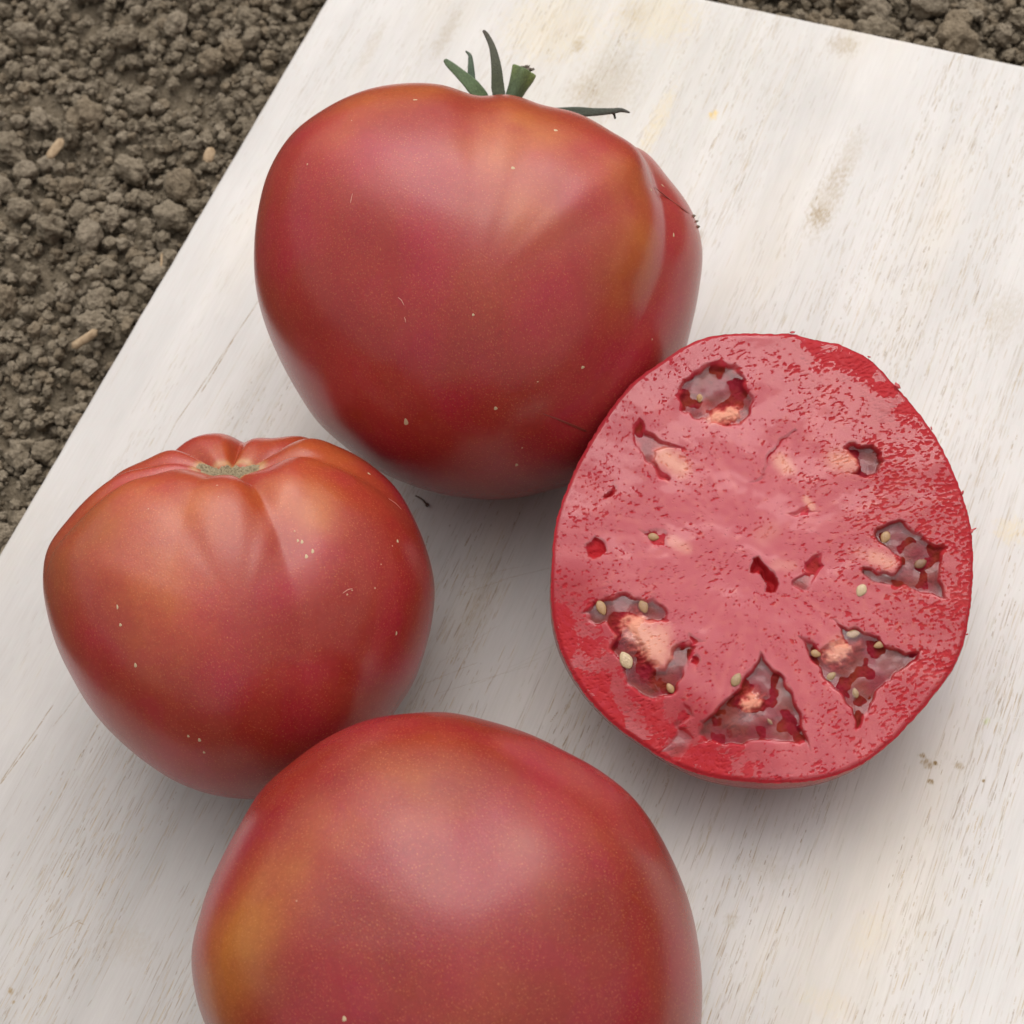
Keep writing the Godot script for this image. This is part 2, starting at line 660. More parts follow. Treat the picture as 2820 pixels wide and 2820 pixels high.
func build_tomato(key: String, called: String, label: String):
	var T: Dictionary = data[key]
	var sum := 0.0
	for r in T.rho:
		sum += r
	T.mean = sum / T.rho.size() * 0.001
	T.dentv = []
	for q in T.dents:
		T.dentv.append([((T.a as Vector3) * q[0] + T.b * q[1] + T.v * q[2]).normalized(), q[3], q[4]])
	if skin_mat == null:
		swell.seed = 17
		swell.frequency = 1.0
		swell.fractal_octaves = 1
		skin_mat = skin_material()
	var base := Vector3(T.c.x, 0, T.c.z)
	var o := thing(called, label, "tomato", base, "tomatoes lying on the board")
	var n := FastNoiseLite.new()
	n.seed = 61 + key.unicode_at(1)
	n.frequency = 1.0
	n.fractal_octaves = 3
	var red := Color(0.285, 0.0235, 0.0190)
	var hues: Array = [red, Color(0.42, 0.112, 0.026), Color(0.335, 0.017, 0.033), Color(0.28, 0.082, 0.030), Color(0.44, 0.165, 0.016)]
	var patches: Array = []
	for q in T.patches:
		patches.append([Vector3(q[0], q[1], q[2]).normalized(), q[3], hues[int(q[4])], q[5]])
	var rows := 190
	var cols := 380
	var P := PackedVector3Array()
	var C := PackedColorArray()
	P.resize(rows * cols)
	C.resize(rows * cols)
	for i in rows:
		var t: float = PI * i / (rows - 1)
		for j in cols:
			var f: float = TAU * j / cols
			var d: Vector3 = T.ax * cos(t) + (T.ex * cos(f) + T.ey * sin(f)) * sin(t)
			var p: Vector3 = T.c + d * tomato_radius(T, d)
			p.y = maxf(p.y, 0.0002)
			P[i * cols + j] = p - base
			var v: float = n.get_noise_3d(d.x * 1.6, d.y * 1.6, d.z * 1.6)
			var w: float = n.get_noise_3d(d.x * 4.0 + 9.0, d.y * 4.0, d.z * 4.0)
			var c: Color = red.lerp(hues[2], clampf(0.3 - v * 1.2, 0.0, 1.0))
			c = c.lerp(hues[1], clampf((1.0 - smoothstep(0.1, 1.25, t)) * (0.42 + 0.6 * v) + 0.10 + 0.16 * w, 0.0, 0.8) * 0.7)
			for q in patches:
				var an: float = acos(clampf(d.dot(q[0]), -1.0, 1.0))
				if an < q[1] * 2.4:
					c = c.lerp(q[2], clampf(q[3] * bump(an, q[1]) * (1.0 + 0.5 * w), 0.0, 1.0))
			if key == "t2":
				c = c.lerp(Color(0.45, 0.27, 0.12), 0.75 * bump(t - (0.21 - 0.075 * sin(f) * sin(f)), 0.024))
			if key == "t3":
				c = c * 0.80  # weaker light at the near end, put into this skin colour
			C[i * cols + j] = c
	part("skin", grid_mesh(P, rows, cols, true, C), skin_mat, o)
	# corky specks: small raised scars
	if dome == null:
		var D := PackedVector3Array()
		for i in 5:
			for j in 12:
				var a: float = TAU * j / 12
				var r: float = i / 4.0 * (1.0 + 0.14 * sin(a * 3.0 + 1.0))
				D.append(Vector3(cos(a) * r, (1.0 - pow(i / 4.0, 2.0)) - 0.15 - 0.35 * bump(r, 0.3), sin(a) * r))
		dome = grid_mesh(D, 5, 12, true, PackedColorArray(), PackedVector2Array(), true)
	var corky := mat(lin(0.43, 0.31, 0.18), 0.7)
	var faint := mat(lin(0.42, 0.20, 0.12), 0.6)
	for q in T.specks:
		var d := Vector3(q[0], q[1], q[2]).normalized()
		var e: Vector3 = T.a
		var x: Vector3 = (e - d * d.dot(e)).normalized()
		var y: Vector3 = d.cross(x)
		var p0: Vector3 = d * tomato_radius(T, d)
		var px: Vector3 = (d + x * 0.02).normalized()
		var py: Vector3 = (d + y * 0.02).normalized()
		var nrm: Vector3 = (px * tomato_radius(T, px) - p0).cross(py * tomato_radius(T, py) - p0).normalized()
		var ax_: Vector3 = (x - nrm * nrm.dot(x)).normalized()
		var s := part("corky_speck", dome, corky if q[3] + q[4] > 0.62 else faint, o)
		s.transform = Transform3D(Basis(ax_ * q[3] * 0.001, nrm * 0.00010, ax_.cross(nrm) * q[4] * 0.001), T.c + p0 - base)
	for line in T.cracks:
		var pts: Array = []
		var ws: Array = []
		for k in line.size():
			var d: Vector3 = (line[k] as Vector3).normalized()
			pts.append(T.c + d * (tomato_radius(T, d) + 0.00002))
			ws.append([0.1, 0.4, 0.7, 0.6][k])
		var cm := mat(lin(0.19, 0.026, 0.016), 0.5)
		part("skin_crack", ribbon(pts, ws, 0.00012, (line[1] as Vector3).normalized(), base, Color.WHITE, Color.WHITE), cm, o)
	var pale_skin := mat(lin(0.50, 0.21, 0.15), 0.5)
	for line in T.scratch:
		var pts: Array = []
		for k in line.size():
			var d: Vector3 = (line[k] as Vector3).normalized()
			pts.append(T.c + d * (tomato_radius(T, d) + 0.00001))
		part("skin_scratch", ribbon(pts, [0.1, 0.22, 0.1], 0.00006, (line[1] as Vector3).normalized(), base, Color.WHITE, Color.WHITE), pale_skin, o)
	for q in T.scabs:
		var d: Vector3 = (q as Vector3).normalized()
		var s := part("corky_scab", blob_mesh(420 + o.get_child_count(), 2, 0.6), mat(lin(0.10, 0.065, 0.04), 0.9), o)
		s.transform = Transform3D(Basis.from_euler(Vector3(d.x * 9.0, d.y * 7.0, d.z * 5.0)).scaled(Vector3(0.0008, 0.00025, 0.0005)), T.c + d * tomato_radius(T, d) - base)
	if key == "t1":
		build_calyx(T, o, base)
	if key == "t2":
		build_scar(T, o, base)


func build_calyx(T: Dictionary, o: Node3D, base: Vector3):
	var green := mat(Color.WHITE, 0.65)
	green.vertex_color_use_as_albedo = true
	green.uv1_triplanar = true
	green.uv1_scale = Vector3.ONE * 70.0
	green.albedo_texture = noise_tex(0.07, 71, 256, 4, ramp2(Color(0.50, 0.52, 0.46), Color(1, 1, 1)))
	green.heightmap_enabled = true
	green.heightmap_texture = noise_tex(0.15, 72, 256, 3)
	green.heightmap_scale = 0.02
	green.rim_enabled = true
	green.rim = 0.3
	var looks: Array = [[Color(0.110, 0.180, 0.058), Color(0.085, 0.125, 0.052)], [Color(0.065, 0.115, 0.05), Color(0.07, 0.09, 0.055)], [Color(0.070, 0.088, 0.034), Color(0.090, 0.055, 0.040)], [Color(0.048, 0.068, 0.034), Color(0.085, 0.070, 0.055)], [Color(0.06, 0.09, 0.035), Color(0.06, 0.08, 0.04)], [Color(0.06, 0.09, 0.035), Color(0.06, 0.08, 0.04)]]
	for k in sepals.size():
		part("sepal", ribbon(sepals[k], sepal_widths[k], 0.00055, (T.v + T.ax * 0.2).normalized(), base, looks[k][0], looks[k][1]), green, o)
	part("sepal_tip", ribbon(sepal_hook, [1.0, 0.7, 0.5], 0.0003, T.v, base, looks[3][0], looks[3][0]), green, o)
	# the stump of the stalk, flaring to its broken knuckle
	var P := PackedVector3Array()
	var C := PackedColorArray()
	var rings: Array = [[0.0, 3.2], [0.25, 3.0], [0.5, 2.7], [0.66, 2.8], [0.8, 3.4], [0.92, 4.2], [0.985, 4.45], [1.0, 4.2], [1.0, 3.4], [0.99, 1.6], [0.985, 0.02]]
	var a: Vector3 = stem_line[0]
	var b: Vector3 = stem_line[4]
	var n := FastNoiseLite.new()
	n.frequency = 1.0
	n.seed = 4
	var lean: Vector3 = (stem_tip - b).normalized()
	for r in rings:
		var f: float = r[0]
		var p: Vector3 = a.lerp(b, f)
		var dir: Vector3 = (b - a).normalized().lerp(lean, f * 0.8).normalized()
		var side: Vector3 = dir.cross(T.v).normalized()
		var front: Vector3 = side.cross(dir)
		for j in 28:
			var g: float = TAU * j / 28
			var rad: float = r[1] * 0.00074 * (1.0 + 0.07 * sin(g * 5.0) + 0.22 * n.get_noise_2d(cos(g) * 2.0 + f * 2.0, sin(g) * 2.0))
			P.append(p + (side * cos(g) + front * sin(g)) * rad - base)
			var c := Color(0.075, 0.125, 0.048).lerp(Color(0.25, 0.31, 0.075), smoothstep(0.70, 0.97, f) * (0.65 + 0.35 * sin(g * 2.0 + 1.0)))
			if r[1] < 3.5 and f > 0.95:
				c = Color(0.27, 0.31, 0.11)
			C.append(c)
	var stem := part("stem", grid_mesh(P, rings.size(), 28, true, C), green, o)
	var nub := part("dry_stem_end", blob_mesh(404, 4, 0.7), mat(lin(0.115, 0.088, 0.066), 0.9), stem)
	nub.position = b + lean * 0.0006 + Vector3(-0.0002, 0, 0) - base
	nub.scale = Vector3(0.0013, 0.0012, 0.0013)
	var nub2 := part("dry_stem_end", blob_mesh(405, 3, 0.7), nub.material_override, stem)
	nub2.position = b + lean * 0.0003 + Vector3(0.0016, 0.0001, 0.0006) - base
	nub2.scale = Vector3(0.0007, 0.0006, 0.0006)


func build_scar(T: Dictionary, o: Node3D, base: Vector3):
	var n := FastNoiseLite.new()
	n.frequency = 1.0
	n.seed = 12
	n.fractal_octaves = 4
	var P := PackedVector3Array()
	var C := PackedColorArray()
	for i in 40:
		for j in 120:
			var f: float = TAU * j / 120
			var edge: float = 0.195 - 0.075 * sin(f) * sin(f) + 0.018 * sin(f * 5.0 + 0.6) + 0.03 * n.get_noise_2d(cos(f) * 2.0, sin(f) * 2.0)
			var t: float = edge * i / 39.0
			var d: Vector3 = T.ax * cos(t) + (T.ex * cos(f) + T.ey * sin(f)) * sin(t)
			var q: Vector3 = d * 60.0
			var k: float = n.get_noise_3d(q.x, q.y, q.z)
			var k2: float = n.get_noise_3d(q.x * 2.6, q.y * 2.6, q.z * 2.6)
			P.append(T.c - base + d * (tomato_radius(T, d) + (0.0007 * k + 0.0004 * k2 + 0.0005) * (1.0 - pow(i / 39.0, 6.0)) - 0.0002 * pow(i / 39.0, 6.0)))
			C.append(Color(0.12, 0.085, 0.045).lerp(Color(0.30, 0.235, 0.14), clampf(0.4 + 1.3 * k + 0.9 * k2, 0.0, 1.0)))
	var m := mat(Color.WHITE, 0.95)
	m.vertex_color_use_as_albedo = true
	part("stem_scar", grid_mesh(P, 40, 120, true, C), m, o)


# ---------- the halved tomato ----------
const HALF := 60.0
const CELLS := 720


func in_poly(pts: PackedVector2Array, p: Vector2) -> float:
	# signed distance, positive inside
	var best := 1e9
	var inside := false
	var n := pts.size()
	var j := n - 1
	for i in n:
		var a: Vector2 = pts[j]
		var b: Vector2 = pts[i]
		var e: Vector2 = b - a
		var w: Vector2 = p - a
		best = minf(best, (w - e * clampf(w.dot(e) / e.length_squared(), 0.0, 1.0)).length_squared())
		if (a.y > p.y) != (b.y > p.y) and p.x < (b.x - a.x) * (p.y - a.y) / (b.y - a.y) + a.x:
			inside = not inside
		j = i
	return sqrt(best) * (1.0 if inside else -1.0)


func map_at(m: PackedFloat32Array, p: Vector2) -> float:
	var x: float = clampf((p.x / HALF + 1.0) * 0.5 * CELLS - 0.5, 0.0, CELLS - 1.001)
	var y: float = clampf((p.y / HALF + 1.0) * 0.5 * CELLS - 0.5, 0.0, CELLS - 1.001)
	var i: int = int(x)
	var j: int = int(y)
	var k: int = j * CELLS + i
	return lerpf(lerpf(m[k], m[k + 1], x - i), lerpf(m[k + CELLS], m[k + CELLS + 1], x - i), y - j)


func chosen(A: Array, by: PackedFloat32Array, edge: float, above: bool) -> ArrayMesh:
	# the triangles of a mesh where a value at their corners lies above (or not above) an edge
	var I: PackedInt32Array = A[Mesh.ARRAY_INDEX]
	var J := PackedInt32Array()
	for k in range(0, I.size(), 3):
		var low: float = minf(by[I[k]], minf(by[I[k + 1]], by[I[k + 2]]))
		if (low > edge) == above:
			J.append_array([I[k], I[k + 1], I[k + 2]])
	var B := A.duplicate()
	B[Mesh.ARRAY_INDEX] = J
	var m := ArrayMesh.new()
	m.add_surface_from_arrays(Mesh.PRIMITIVE_TRIANGLES, B)
	return m


func build_cut():
	var c: Vector3 = cut.c
	var base := Vector3(c.x, 0, c.z)
	var o := thing("halved_tomato", "tomato cut in half, its wet pink cut face with seeds turned up", "tomato", base, "tomatoes lying on the board")
	var na := FastNoiseLite.new()
	na.seed = 81
	na.frequency = 1.0
	na.fractal_octaves = 3
	var nb := FastNoiseLite.new()
	nb.seed = 82
	nb.frequency = 1.0
	nb.fractal_octaves = 2
	var lump := FastNoiseLite.new()
	lump.seed = 84
	lump.frequency = 1.0
	lump.fractal_octaves = 1
	var polys: Array = []
	for q in cavities:
		var pts := PackedVector2Array()
		var box := Rect2(q[4][0], q[4][1], 0, 0)
		for k in range(0, q[4].size(), 2):
			pts.append(Vector2(q[4][k], q[4][k + 1]))
			box = box.expand(pts[-1])
		polys.append([q, pts, box.grow(1.2)])
	var depth := PackedFloat32Array()
	depth.resize(CELLS * CELLS)
	var gelly := PackedFloat32Array()
	gelly.resize(CELLS * CELLS)
	var gel_level := PackedFloat32Array()
	gel_level.resize(CELLS * CELLS)
	var step: float = 2.0 * HALF / CELLS
	for pl in polys:
		var q: Array = pl[0]
		var box: Rect2 = pl[2]
		for y in range(int((box.position.y + HALF) / step), int((box.end.y + HALF) / step) + 1):
			for x in range(int((box.position.x + HALF) / step), int((box.end.x + HALF) / step) + 1):
				var p := Vector2((x + 0.5) * step - HALF, (y + 0.5) * step - HALF)
				var sd: float = in_poly(pl[1], p + Vector2(lump.get_noise_2d(p.x * 0.25, p.y * 0.25), lump.get_noise_2d(p.x * 0.25 + 77.0, p.y * 0.25)) * 0.7)
				var dd: float = q[1] * 0.62 * smoothstep(-0.4, q[2] * 1.9, sd) * (1.0 + 0.3 * na.get_noise_2d(p.x * 0.2, p.y * 0.2))
				var i: int = y * CELLS + x
				depth[i] = maxf(depth[i], dd)
				if q[3] > 0.0:
					gelly[i] = maxf(gelly[i], smoothstep(0.0, q[2], sd))
					gel_level[i] = q[3]
	# burst cells: thousands of little open pits, drawn out along the knife's path
	var specks := PackedFloat32Array()
	specks.resize(CELLS * CELLS)
	for k in 6500:
		var a: float = rng.randf() * TAU
		var r: float = sqrt(rng.randf())
		if rng.randf() > 0.30 + 0.70 * r * r:
			continue
		var q: Vector2 = Vector2(cos(a), sin(a)) * r * rho_at(cut.rho, a) * 0.985
		if na.get_noise_2d(q.x * 0.16 + 50.0, q.y * 0.16) < rng.randf_range(-0.5, 0.15):
			continue
		var half: float = rng.randf_range(0.10, 0.25) * (1.0 + 1.6 * pow(rng.randf(), 3.0))
		var thin: float = rng.randf_range(0.09, 0.17) * (1.0 + pow(rng.randf(), 4.0))
		var tilt: float = rng.randf_range(-0.35, 0.35) + 0.12
		var n_: int = int((half + 0.3) / step) + 1
		var cx: int = int((q.x + HALF) / step)
		var cy: int = int((q.y + HALF) / step)
		for y in range(maxi(0, cy - n_), mini(CELLS, cy + n_ + 1)):
			for x in range(maxi(0, cx - n_), mini(CELLS, cx + n_ + 1)):
				var w: Vector2 = (Vector2((x + 0.5) * step - HALF, (y + 0.5) * step - HALF) - q).rotated(-tilt)
				var e: float = sqrt(pow(w.x / half, 2.0) + pow(w.y / thin, 2.0))
				specks[y * CELLS + x] = maxf(specks[y * CELLS + x], 1.0 - smoothstep(0.7, 1.5, e))
	# surface map: height in mm, colour, gloss
	var height := PackedFloat32Array()
	height.resize(CELLS * CELLS)
	var film := PackedFloat32Array()
	film.resize(CELLS * CELLS)
	film.fill(-1.0)
	var filmh := PackedFloat32Array()
	filmh.resize(CELLS * CELLS)
	var img := Image.create(CELLS, CELLS, false, Image.FORMAT_RGB8)
	var gloss := Image.create(CELLS, CELLS, false, Image.FORMAT_L8)
	var fine := Image.create(CELLS, CELLS, false, Image.FORMAT_L8)
	for y in CELLS:
		for x in CELLS:
			var p := Vector2((x + 0.5) * step - HALF, (y + 0.5) * step - HALF)
			var ang: float = atan2(p.y, p.x)
			var rim: float = rho_at(cut.rho, ang)
			var rn: float = p.length() / rim
			if rn > 1.06:
				continue
			var i: int = y * CELLS + x
			var big: float = na.get_noise_2d(p.x * 0.10, p.y * 0.10)
			var mid: float = na.get_noise_2d(p.x * 0.45 + 31.0, p.y * 0.45)
			# flesh: pinker at heart, redder outward and on the right
			var side: float = smoothstep(5.0, 42.0, p.x + 6.0 * big)
			var c_: Color = FLESH_IN.lerp(FLESH_OUT, smoothstep(0.25, 0.95, rn + 0.35 * big))
			c_ = c_.lerp(FLESH_RED, clampf(side * 0.65 + 0.8 * mid * side, 0.0, 0.9))
			c_ = c_.lerp(Color(0.50, 0.105, 0.10), clampf(0.55 * nb.get_noise_2d(ang * 7.0, rn * 1.4 + 3.0) * smoothstep(0.1, 0.35, rn), 0.0, 0.5))
			c_ = c_.lerp(Color(0.52, 0.13, 0.09), 0.30 * smoothstep(0.05, 0.6, mid) * (1.0 - smoothstep(0.7, 1.0, rn)))
			# torn cells: specks and short tears, drawn out by the knife towards the rim
			var s1: float = nb.get_noise_2d(p.x * 0.42 + 11.0, p.y * 1.1 - p.x * 0.12)
			var s2: float = nb.get_noise_2d(p.x * 1.3, p.y * 1.5 + 40.0)
			var tv: float = s1 + 0.30 * s2 + 0.45 * big - 0.26 + 0.36 * side + 0.12 * smoothstep(0.6, 1.0, rn)
			var tear: float = smoothstep(0.33, 0.43, tv)
			var dot: float = specks[i]
			var h: float = 0.16 * lump.get_noise_2d(p.x * 0.07, p.y * 0.07) + 0.015 * lump.get_noise_2d(p.x * 0.3, p.y * 0.3)
			c_ = c_.lerp(FLESH_RED, 0.65 * tear).lerp(Color(0.27, 0.012, 0.020), 0.36 * dot)
			# the lower left and the upper right sag outward and are bare of film
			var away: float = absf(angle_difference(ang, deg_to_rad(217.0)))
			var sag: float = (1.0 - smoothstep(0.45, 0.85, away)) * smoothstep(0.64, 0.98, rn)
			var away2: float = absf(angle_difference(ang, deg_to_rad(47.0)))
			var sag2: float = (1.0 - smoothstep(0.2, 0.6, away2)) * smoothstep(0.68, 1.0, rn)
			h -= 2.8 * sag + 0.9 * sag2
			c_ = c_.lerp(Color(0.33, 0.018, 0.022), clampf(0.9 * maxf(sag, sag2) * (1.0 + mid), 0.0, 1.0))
			h -= 0.6 * smoothstep(0.972, 1.0, rn) * smoothstep(0.972, 1.0, rn)
			c_ = c_.lerp(Color(0.31, 0.018, 0.024), smoothstep(0.984, 0.996, rn))
			var smooth_h: float = h
			h -= 0.16 * tear + 0.12 * dot
			# pale placenta
			var pal := 0.0
			for q in pale:
				var a := Vector2(q[0], q[1])
				var e := Vector2(q[2], q[3]) - a
				var w: Vector2 = p - a
				if absf(w.x) > 14.0 or absf(w.y) > 14.0:
					continue
				var dd: float = (w - e * clampf(w.dot(e) / maxf(e.length_squared(), 0.01), 0.0, 1.0)).length()
				pal = maxf(pal, q[5] * (1.0 - smoothstep(0.15, 1.45, dd / q[4] + 0.35 * mid + 0.12 * s1)))
			c_ = c_.lerp(Color(0.60, 0.27, 0.18), pal * 0.9)
			# hollows
			var dp: float = depth[i] * (1.0 - 0.80 * pal)
			var ge: float = gelly[i]
			h -= dp
			var wall: float = smoothstep(0.25, 1.4, dp)
			c_ = c_.lerp(Color(0.33, 0.014, 0.018), wall * (1.0 - 0.7 * pal))
			c_ = c_.lerp(Color(0.165, 0.010, 0.019).lerp(Color(0.150, 0.021, 0.011), clampf(0.5 + 1.3 * na.get_noise_2d(p.x * 0.14 + 9.0, p.y * 0.14), 0.0, 1.0)), ge * smoothstep(0.5, 1.5, dp) * (1.0 - pal) * 0.9)
			height[i] = h
			# where a film of juice lies
			if ge > 0.05:
				var g0: float = gel_level[i]
				var wave: float = 0.50 * lump.get_noise_2d(p.x * 0.11 + 5.0, p.y * 0.11) + 0.07 * lump.get_noise_2d(p.x * 0.27 + 15.0, p.y * 0.27)
				filmh[i] = maxf(lerpf(smooth_h, smooth_h - 0.6 * g0 + 1.15 * wave, smoothstep(0.05, 0.9, ge)), h + 0.06)
				film[i] = 0.36 + lump.get_noise_2d(p.x * 0.13 + 60.0, p.y * 0.13) + 0.25 * lump.get_noise_2d(p.x * 0.42 + 90.0, p.y * 0.42) - 0.5 * pal
			else:
				filmh[i] = smooth_h + 0.05
				film[i] = minf(0.5 - maxf(tear * 0.9, 0.53 * dot), 0.55 - 2.2 * wall) - 1.5 * maxf(sag, 0.5 * sag2) * (0.80 - 1.9 * smoothstep(0.0, 0.5, 0.8 * lump.get_noise_2d(p.x * 0.13 + 40.0, p.y * 0.13) + 0.55 * s1 + 0.4 * s2)) - 0.25 * pal - 2.0 * smoothstep(0.989, 0.993, rn)
			img.set_pixel(x, y, c_.linear_to_srgb())
			var ro: float = 0.42 + 0.15 * tear + 0.08 * mid
			gloss.set_pixel(x, y, Color(ro, ro, ro))
			var hh: float = 0.5 + 0.5 * nb.get_noise_2d(p.x * 4.5, p.y * 5.5)
			fine.set_pixel(x, y, Color(hh, hh, hh))
	var fm := mat(Color.WHITE, 1.0)
	fm.albedo_texture = ImageTexture.create_from_image(img)
	fm.roughness_texture = ImageTexture.create_from_image(gloss)
	fm.roughness_texture_channel = BaseMaterial3D.TEXTURE_CHANNEL_RED
	fm.metallic_specular = 0.2
	fm.texture_repeat = false
	fm.heightmap_enabled = true
	fm.heightmap_texture = ImageTexture.create_from_image(fine)
	fm.heightmap_scale = 0.004
	fm.subsurf_scatter_enabled = true
	fm.subsurf_scatter_strength = 0.06
	var rows := 280
	var cols := 1400
	var P := PackedVector3Array()
	var U := PackedVector2Array()
	var F := PackedVector3Array()
	var wet := PackedFloat32Array()
	var low := PackedFloat32Array()
	F.resize(rows * cols)
	wet.resize(rows * cols)
	low.resize(rows * cols)
	P.resize(rows * cols)
	U.resize(rows * cols)
	for i in rows:
		for j in cols:
			var a: float = TAU * j / cols
			var r: float = rho_at(cut.rho, a) * i / (rows - 1.0) * (1.0 + 0.004 * nb.get_noise_1d(a * 26.0) * i / rows)
			var p := Vector2(cos(a), sin(a)) * r
			P[i * cols + j] = c - base + (cut.e1 * p.x + cut.e2 * p.y + cut.n * map_at(height, p)) * 0.001
			F[i * cols + j] = c - base + (cut.e1 * p.x + cut.e2 * p.y + cut.n * map_at(filmh, p)) * 0.001
			wet[i * cols + j] = map_at(film, p)
			low[i * cols + j] = map_at(depth, p)
			U[i * cols + j] = Vector2(p.x / HALF * 0.5 + 0.5, p.y / HALF * 0.5 + 0.5)
	var A: Array = grid_mesh(P, rows, cols, true, PackedColorArray(), U).surface_get_arrays(0)
	part("cut_face", chosen(A, low, 0.5, false), fm, o)
	var hollow: StandardMaterial3D = fm.duplicate()
	hollow.metallic_specular = 0.12
	part("seed_cavity_wall", chosen(A, low, 0.5, true), hollow, o)
	# juice: a thin clear film on the flesh and over the gel
	var juice := StandardMaterial3D.new()
	juice.albedo_color = Color(lin(0.30, 0.04, 0.03), 0.06)
	juice.transparency = BaseMaterial3D.TRANSPARENCY_ALPHA
	juice.roughness = 0.06
	juice.metallic_specular = 0.5
	part("juice_film", chosen(grid_mesh(F, rows, cols, true).surface_get_arrays(0), wet, 0.0, true), juice, o)
	# skin below the cut
	var Q := PackedVector3Array()
	var C := PackedColorArray()
	var srows := 80
	var scols := 360
	var nn := FastNoiseLite.new()
	nn.seed = 91
	nn.frequency = 1.0
	nn.fractal_octaves = 3
	for i in srows:
		var u: float = i / (srows - 1.0)
		for j in scols:
			var a: float = TAU * j / scols
			var b: float = u * PI * 0.5
			var rad: float = rho_at(cut.rho, a) * (1.0 + 0.004 * nb.get_noise_1d(a * 26.0) * maxf(0.0, 1.0 - u * 6.0))
			var dep: float = 43.0 * pow(sin(b), 1.12)
			var out: float = pow(maxf(cos(b), 0.0), 0.70) * (1.0 + 0.035 * sin(minf(b * 2.6, PI))) * (1.0 - 0.02 * sin(a * 5.0 + 1.0) * sin(b * 2.0))
			var flat := Vector2(cos(a), sin(a)) * rad
			var top: float = map_at(height, flat * 0.998)
			var p: Vector3 = c + (cut.e1 * flat.x + cut.e2 * flat.y) * out * 0.001 - cut.n * (dep - top * (1.0 - u)) * 0.001
			p.y = maxf(p.y, 0.0002)
			Q.append(p - base)
			var d: Vector3 = (p - c).normalized()
			var v: float = nn.get_noise_3d(d.x * 2.0, d.y * 2.0, d.z * 2.0)
			var col := Color(0.34, 0.020, 0.022).lerp(Color(0.44, 0.075, 0.05), clampf(0.25 + v, 0.0, 0.7))
			C.append(col)
	part("skin", grid_mesh(Q, srows, scols, true, C), skin_mat, o)
	# shreds of skin left by the knife along the rim
	var shred_mat := mat(lin(0.34, 0.02, 0.022), 0.4)
	for k in range(0, shreds.size(), 2):
		var flat := Vector2(shreds[k], shreds[k + 1])
		var s := part("skin_shred", blob_mesh(440 + k, 2, 0.8), shred_mat, o)
		flat = flat.normalized() * (rho_at(cut.rho, flat.angle()) + 0.2)
		s.transform = Transform3D(Basis(cut.n, k * 1.3) * Basis.from_scale(Vector3(0.0009, 0.00022, 0.0005) * (0.8 + 0.4 * sin(k * 2.0))), c - base + (cut.e1 * flat.x + cut.e2 * flat.y - cut.n * 0.5) * 0.001)
	# seeds
	var tones: Array = [lin(0.48, 0.285, 0.135), lin(0.64, 0.48, 0.31), lin(0.42, 0.275, 0.145), lin(0.48, 0.27, 0.10), lin(0.26, 0.12, 0.06)]
	var D := PackedVector3Array()
	for i in 13:
		var t: float = PI * i / 12.0
		for j in 20:
			var a: float = TAU * j / 20
			var taper: float = 1.0 - 0.42 * (0.5 - 0.5 * cos(t)) * smoothstep(0.0, 1.0, t / PI)
			var r: float = sin(t) * (1.0 - 0.30 * pow(1.0 - t / PI, 2.0)) * taper
			D.append(Vector3(-cos(t), r * sin(a), r * cos(a)) * (1.0 + 0.05 * nb.get_noise_2d(i * 1.3, j * 1.1)))
	var seed_mesh := grid_mesh(D, 13, 20, true)
	var husk := noise_tex(0.035, 95, 128, 4, ramp2(Color(0.62, 0.58, 0.50), Color(1, 1, 1)))
	for q in seeds:
		var sm := mat(tones[int(q[5])], 0.42)
		sm.uv1_triplanar = true
		sm.uv1_scale = Vector3.ONE * 0.9
		sm.albedo_texture = husk
		var s := part("seed", seed_mesh, sm, o)
		var p := Vector2(q[0], q[1])
		var x: Vector3 = cut.e1 * cos(q[2]) + cut.e2 * sin(q[2])
		var lift: float = maxf(map_at(height, p), -1.1) + 0.12
		s.transform = Transform3D(Basis(x * q[3] * 0.00072, cut.n * 0.00062, (x.cross(cut.n)) * q[4] * 0.00085), c - base + (cut.e1 * p.x + cut.e2 * p.y + cut.n * lift) * 0.001)

const FLESH_IN := Color(0.385, 0.034, 0.050)
const FLESH_OUT := Color(0.35, 0.026, 0.038)
const FLESH_RED := Color(0.31, 0.018, 0.020)


